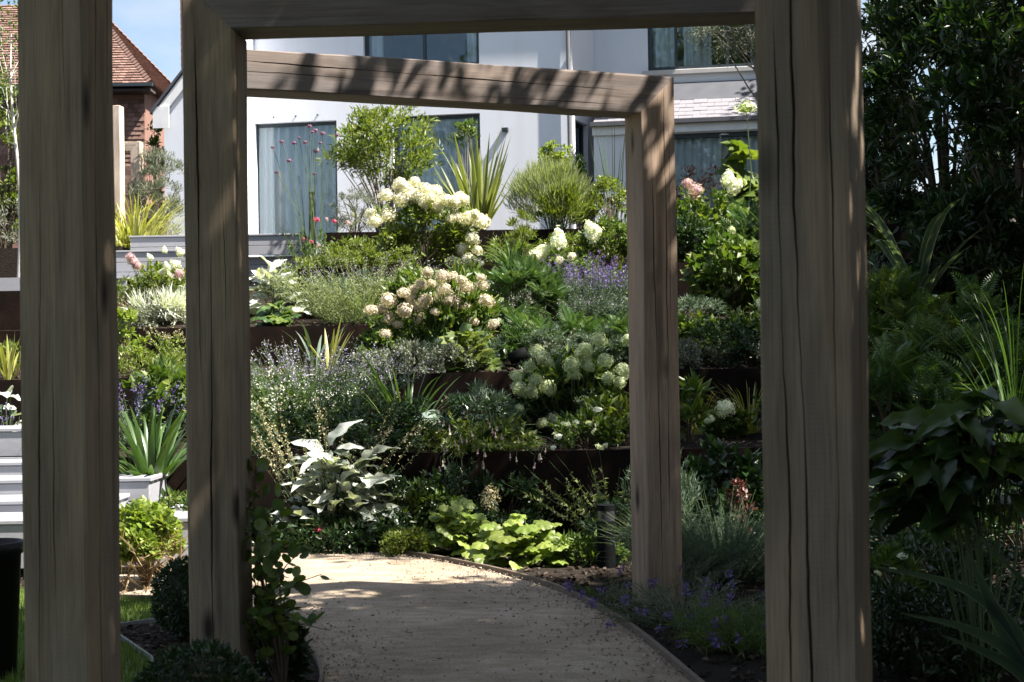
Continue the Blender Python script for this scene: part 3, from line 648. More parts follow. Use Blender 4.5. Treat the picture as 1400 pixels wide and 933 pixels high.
# ------------------------------------------------------------------ plant building blocks
def unit(a): return a / (np.linalg.norm(a, axis=-1, keepdims=True) + 1e-9)
def T_leaf(w=0.42, fold=0.10, droop=0.10, wp=0.45):
    return np.array([(0, 0, 0), (w / 2, wp, fold * .6), (0, 1, -droop), (-w / 2, wp, fold * .6), (0, wp, -fold * .4)], float), [np.array([(0, 1, 2, 4), (0, 4, 2, 3)])]
def T_round(w=0.9):
    a = np.linspace(0, 2 * np.pi, 8, endpoint=False) - np.pi / 2; v = [(0, 0.5, -.06)] + [(w / 2 * np.cos(t), .5 + .5 * np.sin(t), .04) for t in a]
    return np.array(v), [np.array([(0, 1, 2, 3), (0, 3, 4, 5), (0, 5, 6, 7), (0, 7, 8, 1)])]
def T_palm(k=7, inner=0.42, spread=290, droop=0.18, wide=0.5):
    v = [(0, 0.0, 0)]; a0 = -R(spread) / 2; st = R(spread) / k; f = []
    for j in range(k):
        c = a0 + st * (j + .5); ln = (1.0 - .28 * abs(j - (k - 1) / 2) / ((k - 1) / 2)); e0 = a0 + st * j; e1 = a0 + st * (j + 1)
        b = len(v)
        v += [(inner * ln * math.sin(e0), inner * ln * math.cos(e0), .02), (ln * .72 * math.sin(c - st * wide), ln * .72 * math.cos(c - st * wide), -.02), (ln * math.sin(c), ln * math.cos(c), -droop), (ln * .72 * math.sin(c + st * wide), ln * .72 * math.cos(c + st * wide), -.02), (inner * ln * math.sin(e1), inner * ln * math.cos(e1), .02), (ln * .6 * math.sin(c), ln * .6 * math.cos(c), -.07)]
        f += [(0, b, b + 1, b + 5), (b + 1, b + 2, b + 3, b + 5), (0, b + 5, b + 3, b + 4)]
    return np.array(v, float), [np.array(f)]
def T_scallop(lobes=9, seed=0):
    rg = np.random.default_rng(seed); v = [(0, .35, -.05)]; n_ = lobes * 4; f = []
    for j in range(n_):
        a = -math.pi / 2 + 2 * math.pi * j / n_; rr = .5 * (.86 + .14 * abs(math.sin(a * lobes / 2 + .4))) * (0.72 if j == 0 else 1)
        v.append((rr * 1.08 * math.cos(a), .45 + rr * math.sin(a), .05 * math.sin(a * lobes) + rg.normal(0, .015) - .10 * (rr > .4)))
        v.append((rr * .6 * math.cos(a), .42 + rr * .58 * math.sin(a), .03 + .02 * math.sin(a * lobes)))
    for j in range(n_):
        k = (j + 1) % n_; f.append((2 + 2 * j, 1 + 2 * j, 1 + 2 * k, 2 + 2 * k))
    tri = np.array([(0, 2 + 2 * j, 2 + 2 * ((j + 1) % n_)) for j in range(n_)])
    return np.array(v, float), [np.array(f), tri]
def T_ovate(seed=0, w=.5, curl=.35, wave=.03, n_=8):
    rg = np.random.default_rng(seed); v = []; ph = rg.uniform(0, 6)
    for j in range(n_ + 1):
        t = j / n_; ww = w / 2 * (math.sin(math.pi * min(1, t ** .75)) ** .8 if 0 < t < 1 else 0.01) ; y = t; z = -curl * t * t
        for s in (-1, -.5, 0, .5, 1): v.append((s * ww, y, z + abs(s) * ww * .45 + wave * math.sin(ph + t * 14 + s * 2) * abs(s)))
    f = [(5 * j + s, 5 * j + s + 1, 5 * j + 6 + s, 5 * j + 5 + s) for j in range(n_) for s in range(4)]
    return np.array(v), [np.array(f)]
def T_frond(pairs=11, w=.34, droop=.3, lw=.085):
    v = []; f = []
    for j in range(pairs):
        t = (j + .8) / (pairs + .5); L = w * math.sin(math.pi * min(1, .18 + t * .8)) ** .8
        for s in (-1, 1):
            b = len(v); z = -droop * t * t
            v += [(0, t, z), (s * L * .5, t + .05 - lw / 2, z + .01), (s * L, t + .10, z - .03), (s * L * .5, t + .05 + lw / 2, z + .01)]; f.append((b, b + 1, b + 2, b + 3) if s > 0 else (b + 3, b + 2, b + 1, b))
    b = len(v); v += [(-.006, 0, 0), (.006, 0, 0), (.003, 1, -droop), (-.003, 1, -droop)]; f.append((b, b + 1, b + 2, b + 3))
    return np.array(v), [np.array(f)]
def T_floret():
    v = [(0, 0, .02)]; f = []
    for j in range(4):
        a = j * math.pi / 2; b = len(v)
        v += [(.42 * math.cos(a - .62), .42 * math.sin(a - .62), .10), (.72 * math.cos(a), .72 * math.sin(a), .02), (.42 * math.cos(a + .62), .42 * math.sin(a + .62), .10)]; f.append((0, b, b + 1, b + 2))
    return np.array(v), [np.array(f)]
TL = dict(oval=T_leaf(.46), narrow=T_leaf(.16, .05, .05), mid=T_leaf(.30), wide=T_leaf(.62, .08, .15), tiny=T_leaf(.55, .06, .02), round=T_round(), palm=T_palm(), scallop=T_scallop(), frond=T_frond(), needle=T_leaf(.07, .02, .02), star=T_palm(5, .25, 330, .1, .3))

def scatter(mb, T, pos, axis, nrm, size, wid=1.0, r=None):
    tv, tf = T; n_ = len(pos)
    if n_ == 0: return
    y = unit(np.asarray(axis, float)); nrm = np.asarray(nrm, float); x = unit(np.cross(y, nrm)); z = np.cross(x, y)
    size = np.broadcast_to(size, (n_,)); V = pos[:, None] + size[:, None, None] * (tv[None, :, 0:1] * wid * x[:, None] + tv[None, :, 1:2] * y[:, None] + tv[None, :, 2:3] * z[:, None])
    o = (np.arange(n_) * len(tv))[:, None, None]
    r = rng.uniform(0, 1, n_) if r is None else r
    mb.add(V.reshape(-1, 3), [(f[None] + o).reshape(-1, f.shape[1]) for f in tf], np.repeat(r, len(tv)))

def sph(n_, zlo=-1.0):
    z = rng.uniform(zlo, 1, n_); a = rng.uniform(0, 2 * np.pi, n_); s = np.sqrt(1 - z * z); return np.stack([s * np.cos(a), s * np.sin(a), z], 1)

def clump_foliage(mb, centers, out, n_, cr, T, size, up=0.35, rand=0.7, flat=0.5, jit=.35):
    """leaves gathered round clump centres and pointing outward"""
    k = rng.integers(0, len(centers), n_); c = centers[k]; d = rng.normal(0, 1, (n_, 3)); d = unit(d) * (rng.uniform(0, 1, (n_, 1)) ** .5)
    crr = (cr if np.isscalar(cr) else np.asarray(cr)[k][:, None])
    pos = c + d * crr * np.array([1, 1, .75]); ax = unit(d * .7 + out[k] * .6 + rng.normal(0, rand, (n_, 3)) + np.array([0, 0, up]))
    nr = unit(np.array([0, 0, 1.]) * flat * 2 + out[k] * .5 + rng.normal(0, .5, (n_, 3)))
    scatter(mb, T, pos, ax, nr, size * (1 + rng.uniform(-jit, jit, n_)))

BASES = {}
STEMS = plain('brown_stem', (0.075, 0.055, 0.035), .85, 0, .4, 20); GSTEM = plain('green_stem', (0.06, 0.10, 0.03), .7, 0, .3, 20)
GREYBARK = plain('grey_bark', (0.16, 0.14, 0.12), .9, 0, .45, 18, .5); PALEBARK = plain('pale_bark', (0.62, 0.58, 0.54), .8, 0, .3, 14, .3)

def base(px, Y, top, foot=None, z=None):
    """ground point and height of a plant seen at column px with its top at row top"""
    p = P(px, foot if foot else 500, Y); x = p.x; z0 = hgt(x, Y) if z is None else z
    return Vector((x, Y, z0)), max(.08, P(px, top, Y).z - z0)

def shrub(name, label, cat, px, Y, top, wpx, mat, leaf='oval', ls=.05, n=2500, clumps=45, stemmat=None, z=None, low=.12, rdep=1.0, up=.35, cr=.2, group=None, hollow=.45, flat=.5, rand=.7, shape=1.0, stems=True, parts=True, H=None, zlo=-.72):
    b, h = base(px, Y, top, z=z); h = H or h; rx = wpx * .5 * Y / FPX; ry = rx * rdep
    root = empty(name, b, 0, label, cat, group)
    u = sph(clumps, zlo); rad = rng.uniform(hollow, 1.0, (clumps, 1)) ** .6
    n = int(n * 1.5); zc = low * h + (1 - low) * h * np.clip(.50 + .52 * u[:, 2:3] * rad, .0, 1.0)
    w_ = 1 - (1 - shape) * (zc / h)
    cen = np.concatenate([u[:, :1] * rx * rad * w_ * .92, u[:, 1:2] * ry * rad * w_ * .92, zc - cr * min(rx, h) * .3], 1); out = unit(cen - np.array([0, 0, h * .35]))
    cen[:, 2] = np.maximum(cen[:, 2], .03)
    mb = MB(); clump_foliage(mb, cen, out, n, cr * min(max(rx, .1), max(h, .15)) * rng.uniform(.7, 1.35, clumps), TL[leaf] if isinstance(leaf, str) else leaf, ls, up, rand, flat)
    mb.build('foliage', mat, root, kind='stuff')
    if stems:
        sb = MB()
        for c in cen[: min(clumps, 26)]:
            m = np.array([c[0] * .35, c[1] * .35, c[2] * .5]) + rng.normal(0, .02, 3); o0 = np.array([c[0] * .08, c[1] * .08, -.02])
            sb.tube([o0, m, c], max(.003, h * .010), .002, 4)
        sb.build('stems', stemmat or STEMS, root)
    return root, b, h, rx, cen

def head_mesh(nf, asp, fs, mat, seed, cone=0.0):
    rg = np.random.default_rng(seed); mb = MB(); i_ = np.arange(nf) + .5; zz = 1 - 1.75 * i_ / nf; a = i_ * 2.39996; s = np.sqrt(np.maximum(0, 1 - zz ** 2))
    d = np.stack([s * np.cos(a), s * np.sin(a), zz], 1); p = d * (1 + rg.normal(0, .11, (nf, 1))); p[:, 2] *= asp
    if cone: p[:, :2] *= (1 - cone * np.clip((p[:, 2:3] + asp) / (2 * asp), 0, 1))
    nr = unit(d * np.array([1, 1, .9 / asp]) + rg.normal(0, .28, (nf, 3))); ax = unit(np.cross(nr, rg.normal(0, 1, (nf, 3))))
    scatter(mb, T_floret(), p, ax, nr, fs * rg.uniform(.75, 1.2, nf), r=np.clip(rg.normal(.5, .25, nf) + .25 * p[:, 2] / asp * 0, 0, 1))
    st = sph(40, -.8) * .72; st[:, 2] *= asp
    sp_ = MB(); k = 8
    for j in range(5): pass
    mb.lathe([(0.01, -.75 * asp), (.55, -.5 * asp), (.72, 0), (.55 * (1 - cone * .6), .5 * asp), (.01, .72 * asp)], 8, .15)
    return mb.mesh('flower_head', mat)

def heads(root, b, meshes, pts, Yf, size_px, stemto=True, name='flower_head', jit=.28, tilt=.45):
    """flower heads where the photograph shows them, at the front depth of their bush"""
    sb = MB(); n_ = 0
    for (px, py) in pts:
        Y = Yf + rng.uniform(-.12, .12); p = P(px, py, Y) - b; s = size_px * .41 * Y / FPX * rng.uniform(1 - jit, 1 + jit)
        o = link(name, meshes[int(rng.integers(len(meshes)))], root); o.location = p; o.scale = (s, s, s); o.rotation_euler = (rng.normal(.25, tilt * .7), rng.normal(0, tilt), rng.uniform(0, 6))
        f = np.array([p.x * .25, p.y * .25, -.01]); q = np.array(p); m = f * .35 + q * .65; m[2] = q[2] * .55; sb.tube([f, m, q - np.array([0, 0, s * .3])], .005, .003, 4); n_ += 1
    if stemto and n_: sb.build('flower_stems', GSTEM, root)

def blade_pts(a, reach, e0, bend, L, n_=9):
    t = np.linspace(0, 1, n_); e = e0 - bend * t ** 1.6; st = L / (n_ - 1); dr = np.cos(e) * st; dz = np.sin(e) * st
    r = np.concatenate([[0], np.cumsum(dr)[:-1]]); z = np.concatenate([[0], np.cumsum(dz)[:-1]])
    return np.stack([r * np.cos(a), r * np.sin(a), z], 1)
def add_blade(mb, o, a, e0, bend, L, w, fold=.25, r=.5, n_=9, twist=0.0, tip=.55):
    p = blade_pts(a, 0, e0, bend, L, n_) + o; t = np.linspace(0, 1, n_); tw = twist * t
    sx = np.stack([-np.sin(a) * np.cos(tw), np.cos(a) * np.cos(tw), np.sin(tw)], 1); g = np.gradient(p, axis=0); up = unit(np.cross(sx, g)) * -1
    ww = w / 2 * np.clip(np.minimum(.45 + 2.2 * t, ((1 - t) / (1 - tip)) ** .75), .02, 1.0)
    V = np.stack([p - sx * ww[:, None] + up * (ww * fold)[:, None] * -1, p, p + sx * ww[:, None] - up * (ww * fold)[:, None]], 1).reshape(-1, 3)
    j = np.arange(n_ - 1)[:, None] * 3; k = np.arange(2)[None]; q = np.stack([j + k, j + k + 1, j + 3 + k + 1, j + 3 + k], -1).reshape(-1, 4)
    rr = np.tile([.95, .25, .95], n_) if r == 'edge' else r
    mb.add(V, [q], rr)
def straps(name, label, cat, px, Y, top, wpx, mat, n=30, w=.03, e=(55, 85), bend=(.3, 1.2), z=None, sep=True, group=None, edge=False, Lk=1.05, fold=.25, part='blade', spread=.05, H=None, twist=.3, az=None, lean=(0, 0)):
    b, h = base(px, Y, top, z=z); h = H or h; rx = wpx * .5 * Y / FPX
    root = empty(name, b, 0, label, cat, group); mb = MB()
    for j in range(n):
        a = rng.uniform(0, 2 * np.pi) if az is None else rng.uniform(*az); e0 = R(rng.uniform(*e)); bd = rng.uniform(*bend); L = rng.uniform(.65, 1.0) * Lk * max(h, rx * .8)
        if L * math.cos(e0) > rx * 1.15: L = rx * 1.15 / max(.2, math.cos(e0 - bd * .4))
        L = min(L, h * 1.4 + .1)
        m = mb if not sep else MB()
        add_blade(m, np.array([math.cos(a) * spread * rng.uniform(), math.sin(a) * spread * rng.uniform(), -.01]), a, e0, bd, L, w * rng.uniform(.75, 1.15), fold, 'edge' if edge else float(rng.uniform()), twist=rng.normal(0, twist))
        if sep: m.build(part, mat, root, smooth=True)
    if not sep: mb.build('blades', mat, root, smooth=True, kind='stuff')
    return root, b, h

def spires(name, label, cat, px, Y, top, wpx, lmat, fmat, n=120, ll=.04, leaf='narrow', fs=.014, z=None, per=26, fper=18, fpart=.3, group=None, rdep=1.0, e=(50, 88), droop=.5, lowleaf=.0, H=None, fleaf='tiny', dens=1.0, bare=False):
    """upright stems set with small leaves and ending in thin flower spikes"""
    b, h = base(px, Y, top, z=z); h = H or h; rx = wpx * .5 * Y / FPX; root = empty(name, b, 0, label, cat, group); per = int(per * 1.7); ll = ll * 1.3
    sb = MB(); lb_ = MB(); fb = MB(); LP_, LA = [], []; FP, FA = [], []
    for j in range(n):
        a = rng.uniform(0, 2 * np.pi); rr = math.sqrt(rng.uniform()) ; o = np.array([math.cos(a) * rx * .45 * rr, math.sin(a) * rx * rdep * .45 * rr, 0])
        e0 = R(e[1] - (e[1] - e[0]) * rr); L = h * rng.uniform(.62, 1.04) / max(.5, math.sin(e0)) ; L = min(L, h * 1.25)
        p = blade_pts(a + rng.normal(0, .3), 0, e0, rng.uniform(0, droop), L, 7) * np.array([1, rdep, 1]) + o
        sb.tube(p, .0028, .0012, 3)
        t = rng.uniform(lowleaf, 1 - fpart * .8, max(2, int(per * rng.uniform(.7, 1.3)))) * 6; i0 = np.minimum(t.astype(int), 5); fpos = p[i0] + (p[i0 + 1] - p[i0]) * (t - i0)[:, None]; LP_.append(fpos); LA.append(np.tile(unit(p[-1] - p[0]), (len(t), 1)))
        if fper and rng.uniform() < dens:
            t = (1 - fpart * rng.uniform(0, 1, fper) ** 1.1) * 6; i0 = np.minimum(t.astype(int), 5); FP.append(p[i0] + (p[i0 + 1] - p[i0]) * (t - i0)[:, None]); FA.append(np.tile(unit(p[-1] - p[-2]), (fper, 1)))
    LP_, LA = np.concatenate(LP_), np.concatenate(LA); d = unit(rng.normal(0, 1, LP_.shape)); scatter(lb_, TL[leaf], LP_, unit(d + LA * .7), unit(rng.normal(0, .6, LP_.shape) + [0, 0, .8]), ll * rng.uniform(.6, 1.25, len(LP_)))
    sb.build('stems', GSTEM, root); lb_.build('foliage', lmat, root, kind='stuff')
    if FP:
        FP, FA = np.concatenate(FP), np.concatenate(FA); d = unit(rng.normal(0, 1, FP.shape)); scatter(fb, TL[fleaf], FP + d * fs * .35, unit(d + FA * .5), unit(rng.normal(0, 1, FP.shape)), fs * rng.uniform(.7, 1.3, len(FP)))
        fb.build('flower_spikes', fmat, root, kind='stuff')
    return root, b, h

def bigleaf(name, label, cat, px, Y, top, wpx, mats, templates, n=30, ls=.2, z=None, group=None, e=(10, 70), part='leaf', petiole=True, face=.35, H=None, rdep=1.0, low=.15, smooth=True, skew=None):
    """plant of separate large leaves, each on its own stalk"""
    b, h = base(px, Y, top, z=z); h = H or h; rx = wpx * .5 * Y / FPX; root = empty(name, b, 0, label, cat, group); sb = MB()
    ms = []
    for j, (tv, tf) in enumerate(templates):
        for mt in mats:
            ms.append(MB().add(tv, tf, .2 + .6 * j / max(1, len(templates) - 1)).mesh(part, mt, smooth))
    for j in range(n):
        u = sph(1, .0)[0]; rad = rng.uniform(.55, 1); c = np.array([u[0] * rx * rad * .85, u[1] * rx * rdep * rad * .85, h * (low + (1 - low) * abs(u[2]) * rad) - ls * .15])
        a = math.atan2(u[1], u[0]) + rng.normal(0, .4); el = R(rng.uniform(*e)) * (.5 + .5 * abs(u[2])) - R(12); ax = (math.cos(a) * math.cos(el), math.sin(a) * math.cos(el), math.sin(el))
        nr = unit(np.array([rng.normal(0, .3), -face + rng.normal(0, .25), 1.0 + rng.normal(0, .2)]) + np.array([u[0], u[1], 0]) * .35)
        s = ls * rng.uniform(.6, 1.15)
        p0 = c - np.array(ax) * s * .4; link(part, ms[int(rng.integers(len(ms)))], root, M=frame_mat(p0, ax, nr, s))
        if petiole and n > 60 and j % 5: sb.tube([p0, p0 - np.array([c[0] * .25, c[1] * .25, .05 + .1 * c[2]])], .003, .003, 4)
        elif petiole: sb.tube([np.array([c[0] * .12, c[1] * .12, -.01]), np.array([c[0] * .5, c[1] * .5, max(.02, c[2] * .6)]), p0], .005, .003, 4)
    if petiole: sb.build('stalks', GSTEM, root)
    return root, b, h

def tree(name, label, cat, loc, h, crown, mat, bark, leaf='oval', ls=.10, n=9000, clumps=120, tr=.16, group=None, cr=.6, lean=(0, 0), limbs=14, flat=.4, up=0.0, bare=.3, copy_of=None):
    """tapered trunk, limbs to each main clump and a broken crown; crown = (cx, cy, cz, rx, ry, rz) above the foot"""
    root = empty(name, loc, 0, label, cat, group); cx, cy, cz, rx, ry, rz = crown
    u = sph(clumps); rad = rng.uniform(.25, 1.0, (clumps, 1)) ** .5; cen = np.array([cx, cy, cz]) + u * rad * np.array([rx, ry, rz]); out = unit(u + 1e-6)
    tb = MB(); top = np.array([cx * .8, cy * .8, cz + rz * .35]); ts = np.linspace(0, 1, 9)[:, None]; tp_ = ts * top + np.concatenate([np.sin(ts * 5) * .06 * h / 5, np.cos(ts * 4) * .04 * h / 5, 0 * ts], 1) * (ts * (1 - ts) * 4)
    rr = tr * (1 - .82 * ts[:, 0]); rr[0] *= 1.35; tb.tube(tp_, rr, sides=9)
    T_ = tb.build('trunk', bark, root, smooth=True)
    lb_ = MB()
    for c in cen[:limbs * 4]:
        k = rng.uniform(bare, .95); i0 = min(7, int(k * 8)); s0 = tp_[i0] + (tp_[i0 + 1] - tp_[i0]) * (k * 8 - i0); m = s0 * .45 + c * .55 + np.array([0, 0, -.06 * h * rng.uniform(0, .6)]) + rng.normal(0, .03 * h, 3) * .4
        lb_.tube([s0, s0 * .7 + m * .3 + rng.normal(0, .01 * h, 3), m, c], tr * (1 - .8 * k) * .5, tr * .04, 5)
    lb_.build('limbs', bark, root, smooth=True)
    mb = MB(); clump_foliage(mb, cen, out, n, cr * rng.uniform(.6, 1.3, clumps), TL[leaf], ls, up, .8, flat); mb.build('crown', mat, root, kind='stuff')
    return root
def copy_tree(o, loc, rz, sc, label):
    c = o.copy(); COL.objects.link(c); c.location = loc; c.rotation_euler = (0, 0, rz); c.scale = (sc, sc, sc); c['label'] = label
    for ch in o.children:
        d = ch.copy(); COL.objects.link(d); d.parent = c
    return c

# ------------------------------------------------------------------ plant colours
L_GREEN = leafmat('leaf_green', (0.042, 0.085, 0.015), (0.11, 0.165, 0.028), (0.19, 0.22, 0.05), trans=.34)
L_BRIGHT = leafmat('leaf_bright', (0.085, 0.13, 0.02), (0.17, 0.22, 0.04), (0.26, 0.27, 0.07), trans=.38)
L_LIME = leafmat('leaf_lime', (0.13, 0.19, 0.03), (0.26, 0.34, 0.07), (0.36, 0.38, 0.12), trans=.35)
L_DARK = leafmat('leaf_dark', (0.014, 0.034, 0.011), (0.030, 0.062, 0.018), (0.055, 0.085, 0.028), rough=.3, trans=.2)
L_LAUREL = leafmat('leaf_laurel', (0.011, 0.028, 0.009), (0.026, 0.056, 0.015), (0.06, 0.085, 0.022), rough=.32, trans=.25, spec=.45)
L_BLUE = leafmat('leaf_blue_green', (0.048, 0.088, 0.058), (0.10, 0.15, 0.10), (0.19, 0.23, 0.17), rough=.6, trans=.2)
L_GREY = leafmat('leaf_grey', (0.10, 0.12, 0.085), (0.19, 0.21, 0.165), (0.30, 0.31, 0.26), rough=.7, trans=.2)
L_PALE = leafmat('leaf_pale', (0.17, 0.21, 0.085), (0.30, 0.34, 0.17), (0.42, 0.44, 0.28), rough=.6, trans=.35)
L_SILVER = leafmat('leaf_silver', (0.34, 0.38, 0.34), (0.50, 0.53, 0.49), (0.60, 0.62, 0.58), rough=.75, trans=.22)
L_SILVERW = leafmat('leaf_silver_white', (0.55, 0.58, 0.53), (0.66, 0.68, 0.63), rough=.8, trans=.22)
L_YEL = leafmat('leaf_yellow', (0.22, 0.23, 0.045), (0.38, 0.38, 0.10), (0.48, 0.46, 0.18), trans=.35)
L_VAR = leafmat('leaf_cream_edged', (0.13, 0.165, 0.055), (0.21, 0.24, 0.09), (0.50, 0.49, 0.28), trans=.35, var=.3)
L_FLAX = leafmat('leaf_flax', (0.055, 0.090, 0.070), (0.095, 0.14, 0.105), (0.46, 0.47, 0.34), rough=.3, trans=.2, var=.25)
L_GLAUC = leafmat('leaf_glaucous', (0.12, 0.18, 0.15), (0.22, 0.29, 0.25), (0.34, 0.40, 0.36), rough=.6, trans=.25)
L_STRAP = leafmat('leaf_strap', (0.04, 0.085, 0.022), (0.08, 0.145, 0.04), (0.15, 0.21, 0.07), rough=.32, trans=.3)
L_BROWN = leafmat('leaf_tan', (0.20, 0.13, 0.07), (0.34, 0.24, 0.14), (0.42, 0.33, 0.20), trans=.25)
L_WINE = leafmat('leaf_wine', (0.07, 0.022, 0.018), (0.12, 0.04, 0.03), trans=.2)
F_WHITE = leafmat('petal_white', (0.70, 0.72, 0.62), (0.82, 0.82, 0.78), (0.86, 0.85, 0.82), rough=.7, trans=.3, spec=.2, var=.18)
F_CREAM = leafmat('petal_cream', (0.66, 0.62, 0.50), (0.80, 0.77, 0.69), (0.84, 0.82, 0.76), rough=.7, trans=.25, spec=.2, var=.18)
F_LIMEW = leafmat('petal_lime_white', (0.40, 0.46, 0.25), (0.62, 0.67, 0.48), (0.72, 0.75, 0.62), rough=.7, trans=.25, spec=.2, var=.25)
F_BLUSH = leafmat('petal_blush', (0.50, 0.42, 0.34), (0.66, 0.59, 0.51), (0.74, 0.70, 0.64), rough=.7, trans=.25, spec=.2, var=.25)
F_PINK = leafmat('petal_pink', (0.50, 0.30, 0.37), (0.64, 0.48, 0.53), (0.74, 0.65, 0.66), rough=.6, trans=.3, spec=.2)
F_HOT = leafmat('petal_hot_pink', (0.50, 0.07, 0.16), (0.62, 0.14, 0.26), rough=.6, trans=.3, spec=.2)
F_PURP = leafmat('petal_purple', (0.10, 0.055, 0.26), (0.20, 0.14, 0.42), (0.33, 0.26, 0.55), rough=.6, trans=.3, spec=.2)
F_LILAC = leafmat('petal_lilac', (0.26, 0.22, 0.42), (0.44, 0.40, 0.58), (0.62, 0.58, 0.68), rough=.6, trans=.3, spec=.2)
F_PLUM = leafmat('petal_plum', (0.17, 0.08, 0.16), (0.32, 0.20, 0.30), rough=.6, trans=.2, spec=.2)
F_TAN = leafmat('seed_tan', (0.30, 0.26, 0.15), (0.48, 0.42, 0.28), (0.60, 0.55, 0.42), rough=.8, trans=.2, spec=.2)
HM = {k: [head_mesh(120, asp, .25, m, s, cone) for s in (1, 2, 8)] for k, m, asp, cone in (('white', F_WHITE, .8, 0), ('cream', F_CREAM, .85, .15), ('lime', F_LIMEW, .85, .2), ('blush', F_BLUSH, .8, 0), ('pink', F_PINK, .9, .2))}
HM['cone'] = [head_mesh(170, 1.15, .26, F_WHITE, s, .55) for s in (3, 4)]
HM['mop'] = [head_mesh(150, .85, .26, F_WHITE, s, .1) for s in (5, 6)]

# ------------------------------------------------------------------ trees and hedges that shade the place
TG = 'trees that shade the garden'
tree('broadleaf_tree', 'large broadleaf tree leaning over the pergola beside the path', 'tree', (5.2, 1.5, 0), 9, (-1.5, .3, 6.3, 3.7, 4.2, 1.7), L_GREEN, GREYBARK, 'oval', .18, 40000, 280, .24, TG, .95)
tree('broadleaf_tree', 'lighter young tree whose shade dapples the last oak frame', 'tree', (5.0, 5.3, 0), 8, (-1.6, .2, 5.6, 2.3, 1.4, 1.2), L_GREEN, GREYBARK, 'oval', .15, 4600, 80, .12, TG, .55)
tree('broadleaf_tree', 'unseen dense young tree shading the last oak post', 'tree', (5.3, 6.1, 0), 7, (-.9, .0, 5.3, 1.6, 1.15, 1.3), L_GREEN, GREYBARK, 'oval', .15, 9000, 80, .10, TG, .5)  # unseen, crown placed to shade the right post of the last frame
tree('broadleaf_tree', 'unseen leaning tree shading the lower terraces', 'tree', (6.6, 9.3, 0), 9, (-2.3, .4, 6.9, 2.7, 1.75, 1.2), L_GREEN, GREYBARK, 'oval', .15, 5200, 80, .15, TG, .55)  # unseen, crown kept above the view to shade the lower terraces
big = tree('broadleaf_tree', 'broad leafy tree beyond the shaded end of the lower terraces', 'tree', (7.2, 11.3, 0.0), 9, (0, 0, 5.4, 2.9, 2.1, 3.1), L_GREEN, GREYBARK, 'oval', .16, 13000, 130, .2, TG, .7)
copy_tree(big, (7.8, 14.2, 1.7), 1.9, .82, 'broad leafy tree at the shaded end of the upper terraces')
# laurel thicket at the end of the terraces
for (px, Y, top, wpx, n_, ls_, lab) in ((1215, 19.5, -40, 130, 3000, .14, 'glossy laurel catching the sun beside the slate lean-to'), (1300, 16.0, -60, 230, 4200, .17, 'tall dark laurel behind the big flax clump'),
                                     (1400, 13.5, -80, 250, 4200, .17, 'dense dark laurel overhanging the ornamental grass'), (1330, 13.2, 250, 170, 1800, .13, 'low dark laurel filling the bank under the tall laurels')):
    shrub('laurel', lab, 'shrub', px, Y, top, wpx, L_LAUREL, 'mid', ls_, n_, 70, group='laurels at the shaded end of the terraces', cr=.26, low=.03, up=.1, rdep=.9, zlo=-1)
for (x, y, s, r_, lab) in ((9.2, 19.0, 1.15, .3, 'dark tree closing the end of the upper terraces behind the laurels'), (8.0, 22.8, .9, 2.0, 'dark tree beyond the slate lean-to, behind the sunny laurel'), (10.6, 15.8, 1.15, 4.0, 'dark tree behind the dense laurel and the ornamental grass')):
    copy_tree(big, (x, y, hgt(x, y)), r_, s, lab)
for (px, Y, top, wpx, lab) in ((1900, 4.2, 60, 700, 'unseen dark hedge shrub added to deepen shade at the thick split post'),):  # out of view, added to darken the near right side
    shrub('laurel', lab, 'shrub', px, Y, top, wpx, L_LAUREL, 'mid', .15, 3600, 70, group='laurels at the shaded end of the terraces', cr=.26, low=.03, up=.1, zlo=-1)
shrub('laurel', 'dark laurel against the end of the slate lean-to', 'shrub', 1125, 20.8, 90, 130, L_LAUREL, 'mid', .15, 2400, 50, group='laurels at the shaded end of the terraces', cr=.26, low=.03, up=.1, zlo=-1)
shrub('laurel', 'dark laurel closing the gap beside the slate lean-to', 'shrub', 1200, 21.5, 120, 110, L_LAUREL, 'mid', .15, 2200, 50, group='laurels at the shaded end of the terraces', cr=.26, low=.03, up=.1, zlo=-1)
for (x, y, h_, wd_, lab) in ((2.55, 2.1, 4.4, 2.3, 'unseen dark evergreen added to shade the thick split post'), (2.3, -1.6, 4.4, 2.4, 'unseen dark evergreen added to block sky beside the path start')):  # unseen pair added to block sky and sun from the near right post
    shrub('laurel', lab, 'shrub', 700 + x / max(.8, y) * FPX if y > 0 else 700, 9.0, 300, wd_ * FPX / 9.0, L_LAUREL, 'mid', .15, 3000, 70, group='laurels at the shaded end of the terraces', cr=.26, low=.02, up=.1, zlo=-1, H=h_)[0].location = (x, y, 0)
# trees behind the viewer, mirrored by upper windows, set near to dim the posts
for (x, y, s, r_, lab) in ((-8.5, -9, 1.9, .4, 'mature tree on the far side of the lawn, facing the house'), (-1.5, -9.5, 2.0, 1.2, 'mature tree behind the start of the path, facing the house'), (5.5, -8.5, 1.9, 2.4, 'mature tree at the shady corner behind the path, facing the house'), (11, -3.5, 1.7, 4.1, 'mature tree beside the shady corner, facing the house'), (2.2, -3.4, 1.3, .9, 'unseen spreading tree added to darken the start of the path')):  # the spreading one is unseen, added to cut light on the near posts
    copy_tree(big, (x, y, 0), r_, s, lab)

